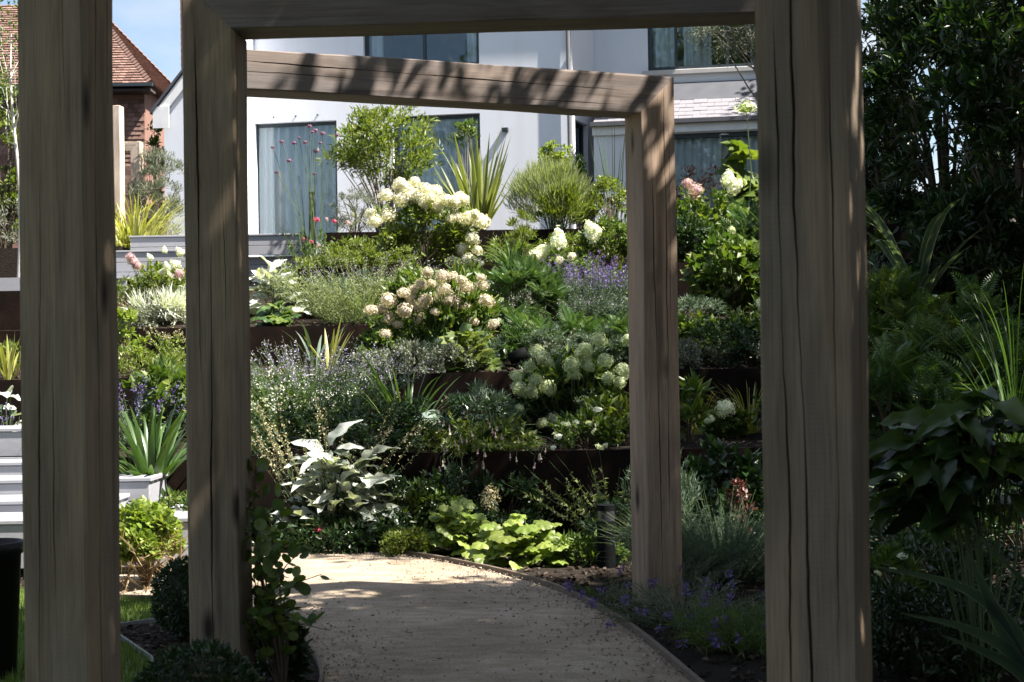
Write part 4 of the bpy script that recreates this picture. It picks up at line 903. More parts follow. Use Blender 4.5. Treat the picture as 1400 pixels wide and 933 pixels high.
# ------------------------------------------------------------------ top terrace
BUSHY = shrub('evergreen_shrub', 'bright yellow green multi-stemmed shrub in front of the glass door', 'shrub', 532, 20.2, 140, 165, L_BRIGHT, 'mid', .095, 3400, 80, cr=.22, low=.40, z=FLOOR - .1, hollow=.3, stemmat=GREYBARK)
shrub('evergreen_shrub', 'small upright shrub of whorled leaves between the flax and the glass door', 'shrub', 640, 21.4, 163, 34, L_GREEN, 'mid', .10, 160, 8, cr=.5, low=.8, z=FLOOR, stemmat=GREYBARK)
straps('cordyline', 'narrow leaved spiky plant hanging under the bright green shrub', 'plant', 492, 20.6, 222, 70, L_VAR, 34, .022, (-30, 60), (.6, 1.6), z=FLOOR + .35, Lk=1.3, H=.42)
straps('flax', 'large cream striped flax fan beside the white hydrangea bush', 'plant', 658, 19.0, 188, 105, L_VAR, 64, .066, (45, 88), (.0, .6), edge=True, fold=.35, Lk=1.18)
r, b, h, *_ = shrub('hydrangea', 'cream white hydrangea bush on the sunny terrace below the flax', 'hydrangea', 585, 17.0, 268, 150, L_BRIGHT, 'oval', .085, 2400, 60, cr=.2, low=.08, rdep=.8)
heads(r, b, HM['cream'], [(547, 253), (567, 250), (527, 268), (549, 272), (562, 268), (579, 278), (581, 260), (594, 264), (609, 274), (507, 294), (512, 303), (530, 295), (616, 299), (574, 268), (600, 282), (620, 277), (633, 274), (625, 297), (649, 294), (658, 304), (646, 327), (632, 341), (652, 343), (639, 353), (556, 259), (588, 272), (628, 271), (641, 300)], 16.6, 26)
shrub('cotton_lavender', 'small grey leaved bush between the verbena and the white hydrangea', 'shrub', 488, 19.4, 258, 66, L_GREY, 'narrow', .045, 1900, 36, cr=.22, low=.05)
# verbena
b, _ = base(436, 18.8, 200); root = empty('verbena', b, 0, 'tall thin verbena with small plum flower heads before the curtained door', 'flower')
vm = head_mesh(26, .6, .5, F_PLUM, 9); st = MB(); foot = [np.array([rng.normal(0, .06), rng.normal(0, .05), 0]) for _ in range(4)]
V_ = [(423, 173), (385, 194), (373, 202), (409, 189), (402, 196), (417, 195), (431, 179), (441, 183), (438, 196), (432, 207), (395, 220), (378, 236), (430, 238), (461, 185), (427, 181)]
for j, (px, py) in enumerate(V_):
    p = P(px, py, 18.8 + rng.normal(0, .08)) - b; o = link('flower_head', vm, root); s = 4.0 * 18.8 / FPX * rng.uniform(.6, 1.05); o.scale = (s, s, s); o.location = p
    f = foot[j % 4]; q = np.array(p); m = f * .45 + q * .55 + np.array([(-f[0] + q[0]) * -.12, 0, .05]); st.tube([f, m, q], .006, .003, 4)
st.build('stems', GSTEM, root)
r, b, h = spires('rose_bush', 'low bush with pink flowers at the end of the deck', 'flower', 445, 18.9, 292, 76, L_GREEN, F_PINK, 40, .05, 'oval', .02, per=22, fper=0)
heads(r, b, [head_mesh(24, .7, .6, F_HOT, 12), head_mesh(24, .7, .6, F_PINK, 13)], [(457, 303), (476, 305), (415, 327), (426, 331), (436, 336), (447, 300), (433, 301), (481, 320)], 18.6, 8, tilt=.8)
shrub('feathery_bush', 'tall soft feathery grey green bush against the white wall', 'shrub', 757, 19.0, 225, 122, L_PALE, 'needle', .15, 3200, 70, cr=.24, low=.05, up=1.3, rand=.45, stemmat=GSTEM)
shrub('feathery_bush', 'bright green upright bush in front of the soft grey green one', 'shrub', 772, 18.7, 250, 76, L_BRIGHT, 'narrow', .10, 1100, 30, cr=.24, low=.05, up=1.3, rand=.45, stemmat=GSTEM)
shrub('variegated_ball', 'pale variegated ball-headed shrub by the downpipe', 'shrub', 764, 21.5, 193, 50, L_LIME, 'tiny', .05, 1300, 30, cr=.3, low=.62, z=FLOOR, stemmat=GREYBARK)
shrub('cone_conifer', 'small dark clipped cone beside the pale variegated ball', 'conifer', 797, 21.2, 212, 36, L_DARK, 'tiny', .05, 1600, 40, cr=.28, low=.05, z=FLOOR, shape=.45)
straps('reed_grass', 'tall upright reed-like grass at the splayed house corner', 'grass', 842, 21.2, 158, 60, L_STRAP, 36, .014, (70, 89), (.0, .35), z=FLOOR, sep=False, spread=.2, Lk=1.1)
shrub('mixed_shrub', 'olive toned small-leaved shrub behind the oak post', 'shrub', 838, 18.9, 240, 70, L_BRIGHT, 'oval', .055, 1100, 30, cr=.24, low=.05)
shrub('mixed_shrub', 'dark bushy shrub below the olive toned one', 'shrub', 832, 17.3, 290, 76, L_GREEN, 'oval', .06, 1300, 30, cr=.24, low=.05)
straps('agapanthus', 'broad green strap-leaved clump beside the white hydrangea bush', 'plant', 702, 16.9, 312, 86, L_STRAP, 44, .03, (25, 80), (.5, 1.5), Lk=1.25)
shrub('euphorbia', 'leafy yellow green stems between the strap leaves and the feathery bush', 'plant', 716, 17.2, 283, 40, L_BRIGHT, 'narrow', .07, 700, 16, cr=.3, low=.1, up=.8)
shrub('thyme', 'low cushion with tiny white flowers at the terrace edge', 'plant', 640, 16.25, 350, 60, L_GREY, 'tiny', .025, 900, 24, cr=.3, low=.1)

# beyond the oak post, towards the slate lean-to
tree('olive_tree', 'gnarled olive tree in front of the slate lean-to', 'tree', (*xy(1078, 19.2), 2.9), 3.4, (-.62, 0, 2.95, .75, .55, .55), L_GREY, GREYBARK, 'narrow', .075, 3600, 70, .06, None, .2, limbs=5, bare=.55)
r, b, h = bigleaf('fatsia', 'sunlit fatsia with bright hand-shaped leaves by the lean-to window', 'shrub', 1022, 18.3, 180, 100, [L_BRIGHT, L_GREEN], [T_palm(7), T_palm(9, .35)], 46, .34, low=.1)
sd = head_mesh(26, .8, .42, F_LIMEW, 17); b, _ = base(1020, 18.0, 150); root = empty('agapanthus', b, 0, 'single pale seed head on a tall stalk above the fatsia', 'flower')
p = P(1020, 148, 18.0) - b; o = link('flower_head', sd, root); o.location = p; o.scale = (.14, .14, .10); MB().tube([(0, 0, 0), (p.x + .05, p.y, p.z * .6), tuple(p)], .009, .006, 5).build('stalk', GSTEM, root)
r, b, h, *_ = shrub('hydrangea', 'hydrangea with one pinkish and one white cone beside the black post', 'hydrangea', 965, 17.6, 262, 110, L_GREEN, 'oval', .09, 1500, 40, cr=.25, low=.05)
heads(r, b, HM['pink'], [(940, 252), (951, 262)], 17.2, 25); heads(r, b, HM['cone'], [(1003, 256), (996, 246)], 17.2, 24, False)
shrub('smoke_bush', 'reddish leaved twiggy shrub below the lean-to window', 'shrub', 950, 19.4, 228, 90, L_WINE, 'oval', .06, 420, 26, cr=.3, low=.15)
root = empty('metal_post', (*xy(995, 18.6), hgt(0, 18.6)), 0, 'slim square black post standing in the shrubs before the lean-to', 'post')  # plain black metal post without a lamp
ph = P(995, 184, 18.6).z - hgt(0, 18.6); MB().bbox(-.045, .045, -.045, .045, 0, ph - .03, .006).build('shaft', ALU, root); MB().bbox(-.055, .055, -.055, .055, ph - .028, ph, .008).build('cap', ALU, root)
r, b, h, *_ = shrub('hydrangea', 'dark leaved hydrangea with a single lime bud on the shaded terrace', 'hydrangea', 1005, 15.4, 320, 120, L_GREEN, 'wide', .11, 900, 36, cr=.25, low=.05)
heads(r, b, HM['lime'], [(1000, 315)], 15.0, 17)
shrub('shade_shrub', 'dark rounded shrub in the shade beside the oak post', 'shrub', 945, 16.5, 300, 80, L_DARK, 'oval', .08, 900, 30, cr=.25, low=.05)
shrub('hebe', 'blue green low bush on the shaded terrace behind the post', 'shrub', 950, 14.6, 408, 90, L_BLUE, 'narrow', .05, 1500, 34, cr=.25, low=.05)
r, b, h, *_ = shrub('hydrangea', 'white flowered hydrangea peeping from behind the thick post', 'hydrangea', 1070, 13.4, 400, 90, L_GREEN, 'oval', .09, 700, 26, cr=.28, low=.05)
heads(r, b, HM['mop'], [(1043, 415), (1041, 439)], 13.0, 22)
r, b, h, *_ = shrub('hydrangea', 'small hydrangea with one large white mophead among yellow grass', 'hydrangea', 988, 11.5, 560, 60, L_GREEN, 'oval', .08, 420, 18, cr=.3, low=.05)
heads(r, b, HM['mop'], [(992, 559)], 11.3, 46, tilt=.1); heads(r, b, HM['white'], [(970, 574)], 11.2, 16, False)
straps('sedge', 'golden arching sedge beside the large white mophead', 'grass', 1025, 11.7, 525, 95, L_YEL, 90, .008, (45, 85), (.6, 1.8), sep=False, Lk=1.5, spread=.12)
straps('sedge', 'smaller golden sedge tuft on the post side of the white mophead', 'grass', 955, 11.8, 534, 50, L_YEL, 46, .008, (50, 85), (.4, 1.5), sep=False, Lk=1.3, spread=.08)
shrub('geranium', 'dark green ground cover under the white mophead', 'plant', 985, 10.0, 610, 150, L_DARK, 'wide', .085, 1100, 40, cr=.25, low=.02)
shrub('tall_fern', 'narrow leaved upright plant at the foot of the oak post', 'plant', 940, 11.0, 520, 40, L_GREEN, 'mid', .14, 90, 10, cr=.5, low=.1)

# ------------------------------------------------------------------ middle terraces
SV = [T_ovate(s, .52, .3, .05) for s in (1, 2, 3)]
bigleaf('silver_sage', 'silver white sage with large felted leaves in full sun by the deck', 'plant', 376, 15.4, 352, 92, [L_SILVERW, L_SILVER], SV, 80, .22, low=.08, e=(20, 85), rdep=.8)
bigleaf('geranium', 'dark green scallop-leaved clump under the silver white sage', 'plant', 377, 14.4, 405, 76, [L_STRAP, L_GREEN], [T_scallop(7, 1), T_scallop(7, 2)], 34, .16, low=.15, e=(5, 40))
spires('caryopteris', 'hazy blue green bush of fine stems in the middle of the slope', 'shrub', 490, 15.0, 340, 180, L_PALE, F_LILAC, 190, .036, 'narrow', .014, per=34, fper=9, fpart=.2, e=(30, 86), rdep=.8)
spires('caryopteris', 'green twiggy bush merging with the hazy blue green one', 'shrub', 525, 14.6, 368, 110, L_BRIGHT, F_LILAC, 90, .036, 'narrow', .014, per=26, fper=5, fpart=.2, e=(30, 86), rdep=.8)
straps('fountain_grass', 'fine blond arching grass above the blush hydrangea', 'grass', 545, 15.6, 358, 90, L_BROWN, 60, .006, (40, 80), (.8, 1.9), sep=False, Lk=1.5, spread=.15)
r, b, h, *_ = shrub('hydrangea', 'hydrangea bush crowded with small blush white heads in the middle of the slope', 'hydrangea', 595, 13.65, 368, 165, L_GREEN, 'oval', .085, 2000, 56, cr=.22, low=.05, rdep=.7)
heads(r, b, HM['blush'], [(507, 425), (522, 423), (531, 411), (532, 435), (553, 425), (544, 444), (553, 402), (569, 420), (581, 412), (574, 437), (576, 389), (584, 373), (604, 378), (613, 412), (595, 427), (607, 396), (527, 457), (618, 380), (631, 384), (658, 380), (659, 391), (638, 394), (606, 404), (621, 411), (665, 412), (638, 420), (648, 440), (675, 444), (562, 409), (590, 388), (565, 396)], 13.25, 22)
shrub('cosmos', 'lush green feathery bush beside the blush hydrangea', 'shrub', 717, 14.3, 362, 105, L_STRAP, 'frond', .13, 620, 46, cr=.22, low=.05, up=.7)
r, b, h, *_ = shrub('hydrangea', 'hydrangea with large white cones above the purple catmint', 'hydrangea', 772, 15.4, 345, 120, L_GREEN, 'oval', .085, 900, 36, cr=.22, low=.05)
heads(r, b, HM['cone'], [(763, 328)], 15.2, 44, tilt=.2); heads(r, b, HM['cone'], [(811, 321), (740, 345), (808, 312)], 15.2, 31, False); heads(r, b, HM['cream'], [(782, 351), (765, 356), (732, 350)], 15.1, 17, False)
spires('catmint', 'purple flowered catmint below the large white cones', 'flower', 815, 14.75, 345, 130, L_BLUE, F_PURP, 210, .034, 'narrow', .019, per=24, fper=22, fpart=.34, e=(45, 86), rdep=.8)
spires('catmint', 'grey green bush without many flowers under the purple catmint', 'shrub', 800, 14.4, 400, 130, L_BLUE, F_LILAC, 150, .034, 'narrow', .012, per=30, fper=5, fpart=.2, e=(35, 86), rdep=.8)
shrub('heather', 'low dark heathery mound at the terrace edge beside the spotlight', 'plant', 770, 13.3, 455, 120, L_GREY, 'tiny', .022, 1600, 36, cr=.25, low=.02)
bigleaf('astilbe', 'fresh green divided leaves spilling below the blush hydrangea', 'plant', 640, 12.75, 440, 100, [L_GREEN, L_BRIGHT], [T_palm(5, .25), T_palm(7, .3)], 40, .13, low=.1)
# spotlight
BLK = plain('black_powder_coat', (0.005, 0.0055, 0.006), .7, 0, .2, 9, 0, .05)
p = P(708, 487, 12.75); root = empty('garden_spotlight', (p.x, p.y, hgt(p.x, p.y)), R(35), 'small black cylindrical spotlight on the second terrace', 'spotlight'); pz = p.z - hgt(p.x, p.y)
o = MB().lathe([(0.001, -.08), (.05, -.08), (.055, -.07), (.055, .09), (.048, .092), (.046, .07), (.001, .07)], 18).build('housing', BLK, root, smooth=True); o.location = (0, 0, pz); o.rotation_euler = (R(70), 0, R(50))
MB().box(-.012, .012, -.012, .012, -.02, pz - .04).build('stake', ALU, root)

# ------------------------------------------------------------------ lower terraces
spires('catmint', 'tall pale lilac catmint on the first terrace by the silver leaves', 'flower', 425, 11.75, 462, 165, L_STRAP, F_LILAC, 250, .036, 'narrow', .018, per=30, fper=12, fpart=.3, e=(40, 86), rdep=.7)
spires('calamint', 'loose white flowered stems in front of the lilac catmint', 'flower', 390, 11.2, 495, 150, L_BRIGHT, F_WHITE, 90, .03, 'narrow', .019, per=14, fper=12, fpart=.5, e=(40, 86), rdep=.6)
straps('iris', 'upright yellow green blades behind the lilac catmint', 'plant', 450, 13.3, 432, 60, L_YEL, 9, .035, (60, 88), (.0, .6), Lk=1.1)
straps('iris', 'grey green blades behind the lilac catmint', 'plant', 432, 13.5, 425, 90, L_BLUE, 9, .03, (50, 80), (.2, .9), Lk=1.1)
straps('daylily', 'arching green daylily clump at the middle of the first terrace', 'plant', 556, 11.35, 500, 120, L_STRAP, 80, .024, (25, 82), (.5, 1.5), Lk=1.6, spread=.1)
r, b, h, *_ = shrub('hydrangea', 'hydrangea with lime white heads beside the last oak post', 'hydrangea', 785, 12.0, 478, 165, L_GREEN, 'oval', .085, 2300, 60, cr=.22, low=.03, rdep=.7, z=.62)
heads(r, b, HM['lime'], [(735, 482), (724, 501), (749, 495), (800, 479), (819, 465), (732, 521), (709, 531), (727, 537), (749, 531), (785, 512), (805, 502), (827, 494), (781, 499), (852, 508), (831, 517), (800, 492), (847, 523), (798, 550), (710, 559), (756, 574), (742, 579), (858, 465), (706, 515), (741, 488), (792, 484)], 11.5, 25)
bigleaf('hosta', 'glaucous blue leaved plant above the hanging fuchsia', 'plant', 618, 11.2, 545, 130, [L_GLAUC, L_GLAUC, L_BLUE], [T_ovate(5, .36, .35, .03), T_ovate(6, .32, .3, .03)], 60, .20, low=.35, e=(0, 50))
# fuchsia
r, b, h = spires('fuchsia', 'fuchsia with hanging pink and white flowers over the lowest steel wall', 'flower', 650, 10.75, 552, 130, L_BRIGHT, F_PINK, 70, .045, 'oval', .02, per=24, fper=0, e=(15, 80), droop=1.6)
m_ = MB(); m_.lathe([(.001, 1.0), (.10, .95), (.13, .7), (.10, .5), (.16, .3), (.30, .12), (.22, .22), (.05, .35)], 8, .6); m_.tube([(0, 0, .3), (0, 0, -.35)], .03, .02, 4, .9)
for j in range(4): a = j * math.pi / 2; m_.add([(0.1 * math.cos(a - .5), .1 * math.sin(a - .5), .5), (.1 * math.cos(a + .5), .1 * math.sin(a + .5), .5), (.5 * math.cos(a), .5 * math.sin(a), .35)], [(0, 1, 2)], .2)
fm = [m_.mesh('fuchsia_flower', F_PINK), None]; fm[1] = fm[0].copy(); fm[1].materials.clear(); fm[1].materials.append(F_BLUSH)
fs_ = MB()
for j in range(38):
    px, py = [(606, 640), (611, 645), (602, 638), (622, 648), (617, 612), (605, 610), (640, 600), (648, 618), (658, 622), (633, 612), (660, 640), (673, 583), (675, 590), (699, 600), (702, 632), (747, 625), (740, 636), (614, 590), (604, 585)][j % 19]
    Y = 10.25 + rng.uniform(-.12, .15); p = P(px + rng.normal(0, 6), py + rng.normal(0, 6), Y) - b; o = link('fuchsia_flower', fm[j % 2], r); s = .042 * rng.uniform(.8, 1.2); o.location = p; o.scale = (s * .8, s * .8, s); o.rotation_euler = (rng.normal(0, .15), rng.normal(0, .15), rng.uniform(0, 6))
    q = np.array(p) + [0, 0, s]; fs_.tube([q, q + [rng.normal(0, .01), .03, .05], np.array([q[0] * .8, q[1] * .5 + .05, q[2] + .10])], .0015, .0015, 3)
fs_.build('flower_stalks', GSTEM, r)
bigleaf('silver_sage', 'large crumpled silver leaves on the border below the lowest steel wall', 'plant', 455, 9.95, 580, 205, [L_SILVER, L_SILVER, L_GREY], [T_ovate(31, .36, .3, .05), T_ovate(32, .42, .45, .06), T_ovate(33, .32, .2, .04)], 150, .235, low=.16, e=(5, 80), rdep=.4)
spires('sage_flower', 'tan spent flower spray rising through the silver leaves', 'flower', 440, 10.05, 540, 150, L_GREY, F_TAN, 34, .03, 'narrow', .018, per=6, fper=46, fpart=.5, e=(50, 86), rdep=.3, z=.1)
r, b, h, *_ = shrub('impatiens', 'white flowered bedding plant at the foot of the lime white hydrangea', 'flower', 800, 10.9, 565, 90, L_GREEN, 'oval', .06, 620, 24, cr=.28, low=.05)
heads(r, b, [head_mesh(10, .35, .9, F_WHITE, 19)], [(805, 578), (812, 589), (827, 610), (773, 580), (763, 597), (788, 577), (820, 612), (756, 612), (817, 560)], 10.55, 11, False, 'flower', tilt=.5)
spires('box_honeysuckle', 'pale small-leaved arching shrub behind the bollard light', 'shrub', 832, 10.2, 610, 90, L_VAR, F_WHITE, 44, .028, 'oval', .012, per=40, fper=0, e=(30, 88), rdep=.7)
shrub('lily_leaf', 'pale green whorled leaves beside the lime white hydrangea', 'plant', 838, 11.3, 548, 60, L_BRIGHT, 'mid', .13, 90, 8, cr=.5, low=.3)
# path border
HS = [T_scallop(7, s) for s in (3, 4, 5)]
bigleaf('heuchera', 'lime green scallop-leaved heuchera on the path border, farther from the bollard', 'plant', 625, 9.6, 676, 110, [L_LIME], HS, 80, .125, low=.12, e=(0, 45), rdep=.8)
r, b, h = bigleaf('heuchera', 'lime green scallop-leaved heuchera mound nearest the bollard light', 'plant', 710, 9.1, 700, 175, [L_LIME, L_LIME, L_BRIGHT], HS, 130, .135, low=.08, e=(0, 45), rdep=.7)
root = empty('astilbe', (*xy(667, 9.75), 0), 0, 'single cream plume standing between the two heucheras', 'flower'); p = P(667, 680, 9.75)
pm = MB(); q = sph(260) * np.array([.075, .075, .10]) * rng.uniform(.4, 1, (260, 1)) + [0, 0, p.z]; scatter(pm, TL['tiny'], q, rng.normal(0, 1, (260, 3)), rng.normal(0, 1, (260, 3)), .02); pm.build('plume', F_TAN, root); MB().tube([(0, 0, 0), (0.01, 0, p.z * .6), (0, 0, p.z)], .005, .003, 5).build('stalk', GSTEM, root)
shrub('moss_cushion', 'bright green low cushion at the path edge', 'plant', 552, 9.55, 722, 66, L_BRIGHT, 'tiny', .022, 2200, 40, cr=.3, low=.05)
shrub('ground_cover', 'dark trailing ground cover along the border below the silver leaves', 'plant', 470, 9.8, 712, 240, L_DARK, 'oval', .05, 2000, 60, cr=.4, low=.02, rdep=.3)
shrub('ground_cover', 'low reddish and green cover between the cushion and the heuchera', 'plant', 580, 10.0, 660, 110, L_GREEN, 'oval', .045, 1100, 36, cr=.3, low=.02, rdep=.4)
shrub('ground_cover', 'small green filler plants round the foot of the bollard light', 'plant', 800, 9.0, 735, 130, L_GREEN, 'mid', .06, 520, 30, cr=.3, low=.02, rdep=.35)
root = empty('cranesbill', (*xy(430, 9.75), 0), 0, 'single magenta flower over the path edge near the climber', 'flower'); p = P(431, 725, 9.75); o = link('flower', head_mesh(8, .4, .9, F_HOT, 21), root); o.location = (0, 0, p.z); o.scale = (.03,) * 3; MB().tube([(0, 0, 0), (0, 0, p.z)], .003, .002, 4).build('stalk', GSTEM, root)
# bollard light
def bollard(px, Y, top, wpx, label, z):
    p = P(px, top, Y); hh = p.z - z; rr = wpx * .5 * Y / FPX; root = empty('bollard_light', (p.x, Y, z), 0, label, 'bollard light', 'black cylindrical bollard lights')
    MB().lathe([(rr, -.05), (rr, hh - .10)], 24).build('body', BLK, root, smooth=True)
    MB().lathe([(rr * .97, hh - .10), (rr * .97, hh - .035)], 24).build('lens', LENS, root, smooth=True)
    MB().lathe([(rr * .97, hh - .036), (rr, hh - .035), (rr, hh - .002), (rr * .96, hh), (.001, hh)], 24).build('cap', BLK, root)
    MB().lathe([(rr, hh - .0995), (rr * .97, hh - .1)], 24).build('collar', BLK, root)
LENS = plain('dark_lens', (0.03, 0.03, 0.035), .25)
bollard(828, 8.9, 690, 25, 'black bollard light beside the lime heuchera on the path border', 0)
bollard(427, 19.6, 263, 8, 'black bollard light standing before the curtained glass door', FLOOR - .1)
# shaded planting at the last oak post
spires('artemisia', 'billowing silvery blue bush beyond the last oak post', 'shrub', 985, 8.3, 664, 200, L_BLUE, F_LILAC, 380, .03, 'needle', .01, per=60, fper=0, e=(30, 88), rdep=.8, droop=.8)
spires('artemisia', 'smaller silvery green bush against the foot of the last oak post', 'shrub', 920, 7.9, 720, 80, L_GREY, F_LILAC, 70, .03, 'needle', .01, per=40, fper=0, e=(30, 88), rdep=.8, droop=.8)
spires('lavender', 'straggling lavender with sparse violet heads along the shaded path edge', 'flower', 930, 7.0, 775, 210, L_GREY, F_PURP, 90, .045, 'needle', .022, per=16, fper=16, fpart=.10, e=(12, 75), droop=.5, rdep=.8, dens=.22)
spires('lavender', 'lavender tuft between the last oak post and the thick split post', 'flower', 1010, 6.4, 815, 170, L_GREEN, F_PURP, 90, .05, 'needle', .022, per=18, fper=16, fpart=.10, e=(15, 75), droop=.5, dens=.2)
spires('lavender', 'small lavender at the very edge of the path by the last oak post', 'flower', 860, 7.6, 760, 90, L_GREEN, F_PURP, 16, .04, 'needle', .02, per=14, fper=16, fpart=.12, e=(12, 70), droop=.5, dens=.5)
root, b, h, *_ = shrub('heuchera', 'small wine coloured plant behind the silvery blue bush', 'plant', 1010, 9.2, 655, 34, L_WINE, 'tiny', .03, 320, 14, cr=.4, low=.2)

# ------------------------------------------------------------------ deep shade beyond the thick split post
straps('flax', 'big dark flax with hanging blades under the laurels', 'plant', 1255, 13.1, 150, 190, L_FLAX, 46, .075, (0, 82), (.4, 1.9), Lk=1.1, edge=True, fold=.3, z=1.7, H=1.75)
shrub('fern_bank', 'soft green fern-like shrub on the shaded terrace beside the thick post', 'fern', 1235, 12.6, 385, 110, L_GREEN, 'frond', .20, 420, 36, cr=.3, low=.05, z=1.2)
shrub('fern_bank', 'spreading fern on the lower shaded terrace', 'fern', 1280, 11.0, 455, 170, L_GREEN, 'frond', .20, 520, 40, cr=.3, low=.05)
shrub('fern_bank', 'pale fern tuft next to the ornamental grass', 'fern', 1340, 11.6, 395, 90, L_STRAP, 'frond', .17, 260, 24, cr=.3, low=.3)
shrub('hebe', 'blue green bush tucked under the hanging flax blades', 'shrub', 1205, 14.4, 330, 70, L_BLUE, 'narrow', .05, 900, 24, cr=.3, low=.05)
straps('ornamental_grass', 'fine arching ornamental grass on the shaded bank', 'grass', 1385, 9.6, 365, 130, L_STRAP, 90, .010, (45, 86), (.4, 1.5), sep=False, z=.7, Lk=1.2, spread=.15)
bigleaf('oakleaf_hydrangea', 'large dark lobed leaves of the shrub leaning over the shaded bed', 'shrub', 1335, 5.6, 500, 370, [L_STRAP, L_GREEN, L_LAUREL], [T_ovate(11, .44, .22, .05), T_ovate(12, .5, .16, .06), T_ovate(13, .4, .3, .05)], 120, .28, low=.55, e=(0, 25), rdep=.6)
bl0 = P(1425, 960, 4.25); root = empty('flax', (bl0.x, 4.25, 0), 0, 'long cream edged flax blades arching over the shaded bed', 'plant')
for pts_, wd in (([(1425, 960), (1395, 875), (1320, 805), (1185, 772)], .040), ([(1425, 965), (1385, 895), (1320, 858), (1230, 838)], .036), ([(1428, 970), (1395, 920), (1345, 890), (1285, 868)], .034), ([(1425, 960), (1378, 872), (1350, 815), (1322, 752)], .046), ([(1430, 960), (1410, 820), (1375, 770), (1318, 715)], .016), ([(1428, 960), (1440, 830), (1420, 740), (1385, 690)], .03), ([(1428, 960), (1480, 850), (1500, 760), (1520, 700)], .04), ([(1432, 960), (1500, 900), (1580, 870), (1640, 880)], .04)):
    q = np.array([np.array(P(a, b_, 4.25 - .10 * k + (.25 if wd < .02 else 0))) - np.array(root.location) for k, (a, b_) in enumerate(pts_)]); c = spline(q, 7); n_ = len(c); t = np.linspace(0, 1, n_)
    g = np.gradient(c, axis=0); sd_ = unit(np.cross(g, [0.15, 1.0, 0.25])); ww = wd / 2 * np.clip(np.minimum(.5 + 2 * t, ((1 - t) / .55) ** .8), .03, 1); up_ = unit(np.cross(sd_, g))
    V = np.stack([c - sd_ * ww[:, None] - up_ * (ww * .3)[:, None], c - sd_ * (ww * .8)[:, None] - up_ * (ww * .2)[:, None], c, c + sd_ * (ww * .8)[:, None] - up_ * (ww * .2)[:, None], c + sd_ * ww[:, None] - up_ * (ww * .3)[:, None]], 1).reshape(-1, 3)
    a_ = np.arange(n_ - 1)[:, None] * 5; k = np.arange(4)[None]; MB().add(V, [np.stack([a_ + k, a_ + k + 1, a_ + 5 + k + 1, a_ + 5 + k], -1).reshape(-1, 4)], np.tile([1.0, .3, .2, .3, 1.0], n_)).build('blade', L_FLAX, root, smooth=True)
shrub('ground_cover', 'low leafy cover under the large lobed leaves', 'plant', 1250, 6.4, 735, 200, L_DARK, 'mid', .06, 900, 40, cr=.3, low=.02)
r, b, h, *_ = shrub('astrantia', 'small bush with white flecked leaves beside the thick split post', 'plant', 1215, 6.1, 742, 70, L_GREEN, 'mid', .06, 320, 18, cr=.3, low=.05)
heads(r, b, [head_mesh(10, .4, .9, F_WHITE, 23)], [(1200, 783), (1234, 760), (1196, 820), (1220, 778)], 5.9, 12, False, 'flower')
shrub('ground_cover', 'olive brown dry bush in the shade behind the large lobed leaves', 'plant', 1285, 7.4, 680, 130, L_GREEN, 'tiny', .035, 900, 30, cr=.3, low=.02)

# ------------------------------------------------------------------ lawn side
POT = plain('black_plastic', (0.006, 0.006, 0.007), .5, 0, .2, 9, 0, .3)
pp = P(-12, 742, 6.0); rr = 42 * 6.0 / FPX; root = empty('plant_pot', (pp.x, 6.0, .004), 0, 'black round plastic pot on the lawn beside the thick post', 'pot'); hh = pp.z
MB().lathe([(.001, .0), (rr * .74, .0), (rr * .93, hh - .05), (rr, hh - .05), (rr * 1.02, hh), (rr * .93, hh), (rr * .88, hh - .08), (.001, hh - .09)], 32).build('pot_body', POT, root, smooth=True)
MB().lathe([(rr * .45, hh - .085), (rr * .47, hh - .02), (rr * .42, hh - .02), (rr * .40, hh - .085)], 24).build('inner_pot', POT, root, smooth=True)
def boxball(px, Y, py, wpx, label, n_=4200):
    c = P(px, py, Y); rr = wpx * .5 * Y / FPX; root = empty('box_ball', (c.x, Y, 0), 0, label, 'topiary', 'clipped box balls in the mulched bed')
    d = sph(n_); p = d * rr * (1 + rng.normal(0, .035, (n_, 1)) + .04 * np.sin(d[:, :1] * 9 + d[:, 2:3] * 7)) + [0, 0, max(c.z, rr * .9)]; mb = MB(); scatter(mb, TL['oval'], p - d * .015, unit(d + rng.normal(0, .6, (n_, 3))), unit(d + rng.normal(0, .6, (n_, 3))), .024 * rng.uniform(.7, 1.3, n_)); mb.build('foliage', L_DARK, root, kind='stuff')
    cb = MB(); cb.lathe([(.001, -.86), (.5, -.7), (.86, 0), (.6, .62), (.001, .86)], 12); V = cb.v[0] * rr + [0, 0, max(c.z, rr * .9)]; cb.v[0] = V; cb.build('shade_core', plain('twig_shadow', (.02, .022, .012), .9), root, smooth=True); MB().tube([(0, 0, -.02), (0, 0, .15)], .02, .015, 6).build('stem', STEMS, root)  # solid core, its near-black colour stands for shade inside the ball
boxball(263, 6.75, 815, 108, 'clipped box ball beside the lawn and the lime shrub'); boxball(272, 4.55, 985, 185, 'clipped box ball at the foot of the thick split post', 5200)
r, b, h, *_ = shrub('spirea', 'sunlit lime shrub with tan dry stems in front of the steps', 'shrub', 196, 8.35, 690, 96, L_LIME, 'star', .07, 900, 40, cr=.28, low=.35, stemmat=L_BROWN); 
mb = MB(); q = np.stack([rng.normal(0, .12, 260), rng.normal(-.1, .08, 260), rng.uniform(0, h * .55, 260)], 1); scatter(mb, TL['needle'], q, unit(q - [0, 0, -.1] + rng.normal(0, .25, q.shape)), rng.normal(0, 1, q.shape), .18); mb.build('dry_stems', L_BROWN, r, kind='stuff')
straps('agapanthus', 'large shaded strap-leaved clump behind the rounded deck step', 'plant', 205, 10.15, 545, 150, L_STRAP, 62, .046, (30, 85), (.2, 1.2), Lk=1.2, z=.45, spread=.1)
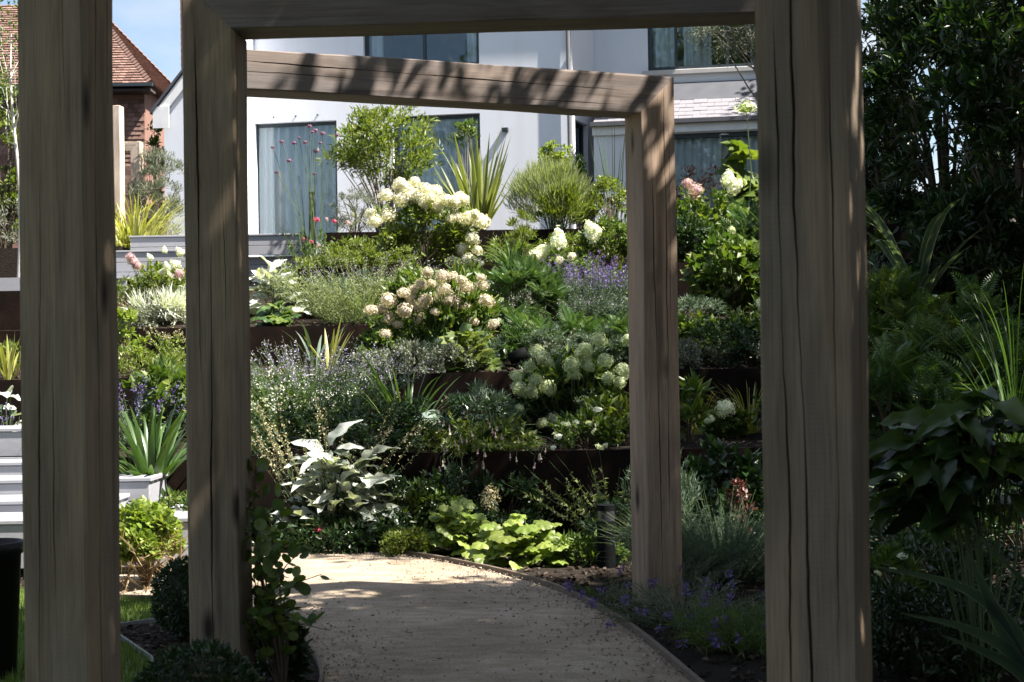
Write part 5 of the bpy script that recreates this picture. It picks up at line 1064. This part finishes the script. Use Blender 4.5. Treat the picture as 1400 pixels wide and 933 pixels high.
shrub('ground_cover', 'trailing green leaves over the end of the lowest deck step', 'plant', 240, 9.2, 672, 70, L_GREEN, 'oval', .06, 360, 24, cr=.3, low=.3)
spires('lavender', 'deep purple lavender behind the strap-leaved clump', 'flower', 185, 11.6, 515, 90, L_BLUE, F_PURP, 60, .04, 'narrow', .02, per=16, fper=16, fpart=.3, e=(50, 88))
shrub('curry_plant', 'needle-leaved blue green tuft beside the deep purple lavender', 'shrub', 228, 11.85, 503, 60, L_BLUE, 'needle', .09, 900, 24, cr=.3, low=.05, up=1.0)
straps('daylily', 'bright sunlit green tuft on the third terrace', 'plant', 235, 13.2, 468, 66, L_BRIGHT, 40, .018, (20, 80), (.5, 1.4), Lk=1.2)
shrub('euphorbia', 'pale lime stems beside the bright sunlit tuft', 'plant', 172, 13.4, 415, 50, L_LIME, 'oval', .06, 560, 20, cr=.3, low=.05)
shrub('fescue', 'frosty white tuft of fine leaves on the sunny terrace', 'grass', 222, 14.6, 408, 76, L_SILVERW, 'needle', .20, 520, 14, cr=.3, low=.2, up=.5)
spires('stonecrop', 'pale yellow flower stems below the frosty white tuft', 'flower', 235, 13.9, 440, 60, L_LIME, F_TAN, 26, .03, 'oval', .018, per=14, fper=18, fpart=.25, z=1.35)
r, b, h, *_ = shrub('hydrangea', 'hydrangea with upright pink and white plumes below the deck', 'hydrangea', 222, 15.6, 362, 88, L_BRIGHT, 'oval', .075, 520, 26, cr=.28, low=.15)
heads(r, b, HM['pink'], [(182, 358), (187, 364), (178, 352), (245, 375)], 15.3, 15); heads(r, b, HM['cone'], [(225, 342), (246, 345), (228, 365), (240, 362), (232, 376), (205, 352), (222, 372)], 15.3, 15, False)
spires('heather', 'tawny low growth along the sunny terrace under the pink plumes', 'plant', 215, 15.1, 395, 110, L_BROWN, F_BLUSH, 60, .03, 'narrow', .012, per=18, fper=6, fpart=.3, e=(30, 85))
straps('hakone_grass', 'golden bamboo-like grass spilling over the deck edge', 'grass', 186, 20.8, 258, 80, L_YEL, 420, .022, (25, 85), (.8, 2.2), sep=False, z=FLOOR - .1, Lk=1.4, spread=.5, H=.80)
shrub('olive_bush', 'grey leaved olive bush against the white gabled wing', 'shrub', 220, 22.3, 200, 76, L_GREY, 'narrow', .085, 3000, 60, cr=.26, low=.1, z=FLOOR, up=.8)
shrub('ivy', 'dark green climber on the corner between the two houses', 'climber', 218, 30.5, 150, 22, L_GREEN, 'oval', .11, 700, 26, cr=.7, low=.02, z=FLOOR)
shrub('garden_hedge', 'bright green hedge behind the slender birch', 'hedge', 10, 24.0, 100, 90, L_BRIGHT, 'oval', .09, 2600, 60, cr=.22, low=.02, z=FLOOR, rdep=.6)
tree('birch_tree', 'slender pale stemmed birch by the end of the deck', 'tree', (*xy(28, 17.6, 390), 2.3), 3.6, (-.10, 0, 2.8, .42, .35, 1.0), L_GREEN, PALEBARK, 'oval', .07, 800, 50, .035, None, .2, limbs=3, bare=.55)
shrub('olive_bush', 'dry straw coloured bush behind the slender birch', 'shrub', 8, 21.0, 270, 80, L_GREY, 'narrow', .07, 700, 30, cr=.26, low=.05, z=FLOOR)
m_ = empty('steel_planter', (0, 0, 0), 0, 'rusty steel planter box by the slender birch', 'planter')
x0, x1 = P(-90, 400, 14.3).x, P(60, 400, 14.3).x; zz = P(10, 398, 14.3).z; MB().box(x0, x1, 14.3, 14.32, 1.2, zz).build('side_panel', CORTEN, m_); MB().box(x1 - .02, x1, 14.322, 15.6, 1.2, zz).build('side_panel', CORTEN, m_); MB().box(x0, x1 - .022, 14.322, 15.6, zz - .08, zz - .05).build('soil', SOIL, m_)
MB().box(x0 - .05, x1 + .1, 15.7, 16.0, zz + .02, P(10, 380, 15.7).z).build('capping', DECK, m_)
straps('iris', 'sunlit yellow green spikes in front of the rusty planter', 'plant', 12, 12.8, 455, 60, L_YEL, 14, .03, (55, 85), (.0, .5), Lk=1.15)
bigleaf('silver_sage', 'silver leaves below the yellow green spikes', 'plant', 10, 11.9, 520, 70, [L_SILVER, L_BLUE], SV, 22, .15, low=.1)
spires('lavender', 'purple lavender beside the uppermost deck step', 'flower', 14, 11.1, 535, 70, L_BLUE, F_PURP, 60, .035, 'narrow', .018, per=18, fper=16, fpart=.3, z=.3)

# climber on the foot of the middle frame
cb_ = (B_pl[0] + .24, B_pl[1] - .02, 0); root = empty('climbing_plant', cb_, 0, 'round-leaved climber at the foot of the middle oak frame', 'climber'); st = MB(); lp, la_ = [], []
tips = [(352, 605), (378, 640), (366, 665), (395, 690), (356, 700), (400, 735), (375, 745), (440, 785), (420, 830), (452, 862), (385, 790), (360, 780), (360, 830), (395, 850), (410, 800), (350, 850), (345, 880), (376, 870), (365, 720), (350, 640), (425, 745), (372, 812), (392, 880), (352, 760)]
for (px, py) in tips:
    q = np.array(P(px, py, B_pl[1] - .02 + rng.uniform(-.14, .22)) - Vector(cb_)); m = q * .5 + np.array([-.06, 0, .12 + .12 * q[2]]) ; c = spline([(0, 0, 0), tuple(m * .6), tuple(m), tuple(q)], 5); st.tube(c, .0045, .0015, 4)
    n_ = 14; t = rng.uniform(.35, 1, n_) * (len(c) - 1); i0 = np.minimum(t.astype(int), len(c) - 2); f = c[i0] + (c[i0 + 1] - c[i0]) * (t - i0)[:, None]; lp.append(f + rng.normal(0, .016, f.shape)); la_.append(rng.normal(0, 1, f.shape) + [0.3, -.3, 0])
lp, la_ = np.concatenate(lp), np.concatenate(la_); st.build('stems', STEMS, root)
rl = MB().add(*T_round(.85), .3).mesh('leaf', L_GREEN); rl2 = MB().add(*T_round(.85), .8).mesh('leaf', L_GREEN)
lo = MB(); big_i = rng.permutation(len(lp))
for j in big_i[:240]:
    link('leaf', (rl, rl2)[j % 2], root, M=frame_mat(lp[j], la_[j], rng.normal(0, .4, 3) + [0, -.25, 1], .055 * rng.uniform(.6, 1.2)))
k = big_i[240:]; scatter(lo, T_round(.85), lp[k], la_[k], unit(rng.normal(0, .4, (len(k), 3)) + [0, -.25, 1]), .05 * rng.uniform(.6, 1.2, len(k))); lo.build('foliage', L_GREEN, root, kind='stuff')
shrub('ground_cover', 'dark bushy growth hiding the foot of the climber', 'plant', 372, 5.7, 845, 70, L_DARK, 'oval', .045, 700, 24, cr=.35, low=.02, z=0)

# ------------------------------------------------------------------ filler planting between the named plants
def fill(proto, spots, label, group):
    ch = list(proto.children); first = True
    for (px, Y, sc, sz, where) in spots:
        x = P(px, 500, Y).x; loc = (x, Y, hgt(x, Y) - .01)
        if first: c = proto; first = False
        else:
            c = proto.copy(); COL.objects.link(c)
            for q in ch: d = q.copy(); COL.objects.link(d); d.parent = c
        c.location = loc; c.rotation_euler = (0, 0, rng.uniform(0, 6.3)); c.scale = (sc, sc, sz); c['label'] = label + ' ' + where; c['group'] = group
def proto_shrub(name, cat, mat, leaf, ls, n_, H=.5, W=.6, up=.35, cl=30):
    return shrub(name, 'x', cat, 700, 9.0, 600, W * FPX / 9.0, mat, leaf, ls, n_, cl, H=H, cr=.26, low=.03, up=up)[0]
ORD = ['first', 'second', 'third', 'fourth', 'fifth', 'sixth']
def row(where, px0, px1, n_, Y, s0=.75, s1=1.3, z0=.75, z1=1.45):
    return [(px0 + (px1 - px0) * (k + .5) / n_ + rng.normal(0, 14), Y + rng.normal(0, .14), rng.uniform(s0, s1), rng.uniform(z0, z1), where + ('' if n_ == 1 else ', ' + ORD[k] + ' from the deck')) for k in range(n_)]
fill(proto_shrub('geranium', 'plant', L_GREEN, 'wide', .075, 420), row('on the first terrace near the lilac catmint', 350, 480, 3, 11.9, .7, 1.0, .6, .9) + row('on the second terrace by the blush hydrangea', 500, 690, 4, 13.5) + row('on the third terrace by the purple catmint', 540, 860, 5, 15.4) + row('on the second terrace beyond the last oak post', 845, 1050, 3, 13.55) + row('on the second terrace behind the thick split post', 1060, 1190, 2, 13.2, 1, 1.4, 1, 1.5) + row('on the fourth terrace behind the thick split post', 1060, 1190, 2, 17.4, 1.2, 1.5, 1.2, 1.7) + row('on the third terrace beyond the last oak post', 940, 1050, 2, 15.6) + row('on the first terrace by the deep purple lavender', 160, 255, 1, 11.9), 'leafy geranium', 'geraniums at the foot of the terrace walls')
fill(proto_shrub('evergreen_filler', 'plant', L_DARK, 'oval', .05, 900), row('by the path and the silver leaves', 350, 470, 3, 10.35, .7, 1.0, .5, .8) + row('hanging over the lowest steel wall', 350, 690, 5, 10.75, .8, 1.1, .7, .9) + row('between the silver leaves and the heuchera', 500, 690, 4, 10.25, .8, 1.1, .9, 1.2) + row('by the path beyond the last oak post', 850, 1060, 4, 9.9, .9, 1.2, .45, .7) + row('on the first terrace by the lime white hydrangea', 700, 860, 2, 11.7) + row('on the second terrace beyond the last oak post', 935, 1050, 2, 12.9, .8, 1, .6, .9) + row('in the deep shade behind the large lobed leaves', 1190, 1400, 4, 9.2, 1, 1.5, 1, 1.5) + row('under the large lobed leaves', 1190, 1400, 3, 7.6, .8, 1.2, .6, 1) + row('on the first terrace behind the thick split post', 1060, 1190, 2, 11.4, 1, 1.4, 1, 1.4) + row('on the third terrace behind the thick split post', 1060, 1190, 2, 15.2, 1, 1.4, 1, 1.4) + row('on the bark below the large lobed leaves', 1200, 1420, 5, 5.9, .6, .9, .5, .8), 'dark evergreen mound', 'dark evergreen mounds in the beds')
fill(proto_shrub('santolina', 'plant', L_BLUE, 'narrow', .055, 1500, up=.8), row('on the first terrace near the lilac catmint', 350, 520, 2, 11.6, .6, .8, .7, .9) + row('on the second terrace by the purple catmint', 560, 870, 4, 13.3, .7, 1.0, .6, .8) + row('on the third terrace near the hazy bush', 420, 560, 3, 15.7, .8, 1.1, .8, 1.1) + row('by the path beyond the last oak post', 880, 960, 1, 9.4) + row('on the first terrace by the hanging fuchsia', 640, 720, 1, 11.2), 'blue grey tuft', 'blue grey tufts on the terraces')
fill(proto_shrub('fern', 'fern', L_STRAP, 'frond', .17, 150, up=.5, cl=18), row('on the second terrace by the purple catmint', 700, 860, 3, 13.6, .8, 1.0) + row('on the fourth terrace beyond the last oak post', 930, 1050, 2, 16.7) + row('on the shaded bank below the laurels', 1190, 1400, 4, 10.6, 1, 1.5, 1, 1.4) + row('under the big dark flax', 1190, 1330, 3, 13.6, 1.1, 1.5, 1.1, 1.5), 'soft green fern', 'ferns among the beds')
fill(proto_shrub('sunny_filler', 'plant', L_BRIGHT, 'mid', .06, 620, up=.6), row('on the fourth terrace near the deck end', 380, 520, 3, 17.7, .8, 1.1, .8, 1.1) + row('on the fourth terrace by the feathery bushes', 660, 870, 4, 17.9, .9, 1.2, .9, 1.3) + row('on the fourth terrace beyond the last oak post', 920, 1060, 3, 18.2, .9, 1.2) + row('on the fourth terrace below the hydrangea', 430, 560, 2, 16.3, .7, .9, .6, .8) + row('on the fourth terrace behind the pink plumes', 165, 255, 2, 16.8, .7, 1, .5, .8) + row('on the second terrace below the bright sunlit tuft', 165, 255, 2, 12.7, .6, .8, .5, .7) + row('on the second terrace by the rusty planter', -10, 30, 1, 13.2), 'yellow green plant', 'yellow green plants in the sun')
fill(proto_shrub('thyme', 'plant', L_GREY, 'tiny', .03, 1300, H=.25), row('on the third terrace by the purple catmint', 600, 720, 3, 14.25, .8, 1.2) + row('on the second terrace beyond the last oak post', 860, 1050, 4, 12.6, .8, 1.1) + row('on the second terrace by the blush hydrangea', 480, 640, 3, 12.6, .7, 1.0) + row('on the third terrace by the frosty white tuft', 165, 255, 2, 14.3, .8, 1.0), 'low grey cushion', 'grey cushions at the terrace edges')

# ------------------------------------------------------------------ loose cover: grass, bark chips, stones, fallen leaves
def pts_in(n_, x0, x1, y0, y1, test): 
    x = rng.uniform(x0, x1, n_); y = rng.uniform(y0, y1, n_); k = np.array([test(a, b_) for a, b_ in zip(x, y)]); return x[k], y[k]
x, y = pts_in(60000, -4.2, -1.0, 4.2, 8.3, lambda a, b_: inside(LP, a, b_) and not inside(BED, a, b_))
n_ = len(x); mb = MB(); a = rng.uniform(0, 2 * np.pi, n_); hgs = rng.uniform(.022, .055, n_); ln = rng.normal(0, .35, n_); wv = .0028
d = np.stack([np.cos(a), np.sin(a)], 1); pz = np.zeros(n_) + .004
Vt = np.stack([np.stack([x - d[:, 1] * wv, y + d[:, 0] * wv, pz], 1), np.stack([x + d[:, 1] * wv, y - d[:, 0] * wv, pz], 1), np.stack([x + d[:, 0] * hgs * ln, y + d[:, 1] * hgs * ln, pz + hgs], 1)], 1)
mb.add(Vt.reshape(-1, 3), [np.arange(n_ * 3).reshape(-1, 3)], np.repeat(rng.uniform(0, 1, n_), 3)); tag(mb.build('grass', leafmat('lawn_blade', (0.065, 0.115, 0.016), (0.14, 0.21, 0.032), (0.22, 0.26, 0.07), trans=.35)), 'short mown grass of the lawn', 'grass', kind='stuff')
PATHPOLY = [tuple(p) for p in A_] + [tuple(p) for p in B_[::-1]]
def chips(x, y, zf, name, mat, s0, s1, label, cat, flat=.3, off=.0):
    n_ = len(x); z = np.array([zf(a, b_) for a, b_ in zip(x, y)]) + off; mb = MB(); tv = np.array([(-.5, -.35, 0), (.5, -.22, 0), (.42, .35, 0), (-.45, .25, 0), (-.4, -.25, .3), (.4, -.15, .34), (.33, .25, .3), (-.35, .15, .28)]) * [1, 1, flat * 3]
    tf = [np.array([(4, 5, 6, 7), (0, 1, 5, 4), (1, 2, 6, 5), (2, 3, 7, 6), (3, 0, 4, 7)])]
    scatter(mb, (tv, tf), np.stack([x, y, z], 1), np.stack([np.cos(q_ := rng.uniform(0, 6.3, n_)), np.sin(q_), rng.normal(0, .22, n_)], 1), unit(np.stack([rng.normal(0, .3, n_), rng.normal(0, .3, n_), np.ones(n_)], 1)), rng.uniform(s0, s1, n_))
    return tag(mb.build(name, mat), label, cat, kind='stuff')
BARKM = leafmat('bark_chip', (0.022, 0.015, 0.010), (0.042, 0.029, 0.022), (0.15, 0.115, 0.095), rough=.9, trans=0.0, spec=.15)
X1, Y1 = pts_in(9000, -3.2, 3.4, 4.6, 10.45, lambda a, b_: not inside(PATHPOLY, a, b_) and (not inside(LP, a, b_) or inside(BED, a, b_)))
X2, Y2 = pts_in(9000, -4.2, 4.8, 10.55, 18.4, lambda a, b_: min(abs(b_ - q_[0]) for q_ in WALLS) > .06)
X3, Y3 = pts_in(1500, -1.95, -.9, 4.6, 7.2, lambda a, b_: inside(BED, a, b_))
chips(np.concatenate([X1, X2, X3]), np.concatenate([Y1, Y2, Y3]), lambda a, b_: hgt(a, b_) + .008, 'bark_mulch', BARKM, .014, .045, 'dark bark chips scattered over the planting beds', 'mulch', .22)
PEB = leafmat('grit_stone', (0.20, 0.155, 0.11), (0.42, 0.34, 0.26), (0.58, 0.52, 0.45), rough=.85, trans=0, spec=.2)
def edge_d(a, b_): return min(np.min(np.hypot(A_[:, 0] - a, A_[:, 1] - b_)), np.min(np.hypot(B_[:, 0] - a, B_[:, 1] - b_)))
X4, Y4 = pts_in(26000, -2.0, 1.0, 5.0, 9.6, lambda a, b_: inside(PATHPOLY, a, b_) and rng.uniform() < .08 + 1.1 * math.exp(-edge_d(a, b_) / .12))
chips(X4, Y4, lambda a, b_: .019, 'loose_grit', PEB, .004, .015, 'loose grit lying on the gravel path, thickest along its edges', 'grit', .5)
X5, Y5 = pts_in(80, -1.6, .9, 5.2, 9.4, lambda a, b_: inside(PATHPOLY, a, b_))
mb = MB(); n_ = len(X5); scatter(mb, TL['oval'], np.stack([X5, Y5, np.full(n_, .028)], 1), np.stack([rng.normal(0, 1, n_), rng.normal(0, 1, n_), rng.normal(0, .1, n_)], 1), unit(np.stack([rng.normal(0, .3, n_), rng.normal(0, .3, n_), np.ones(n_)], 1)), rng.uniform(.012, .042, n_)); tag(mb.build('fallen_leaves', L_WINE), 'few dry fallen leaves on the gravel path', 'leaves', kind='stuff')
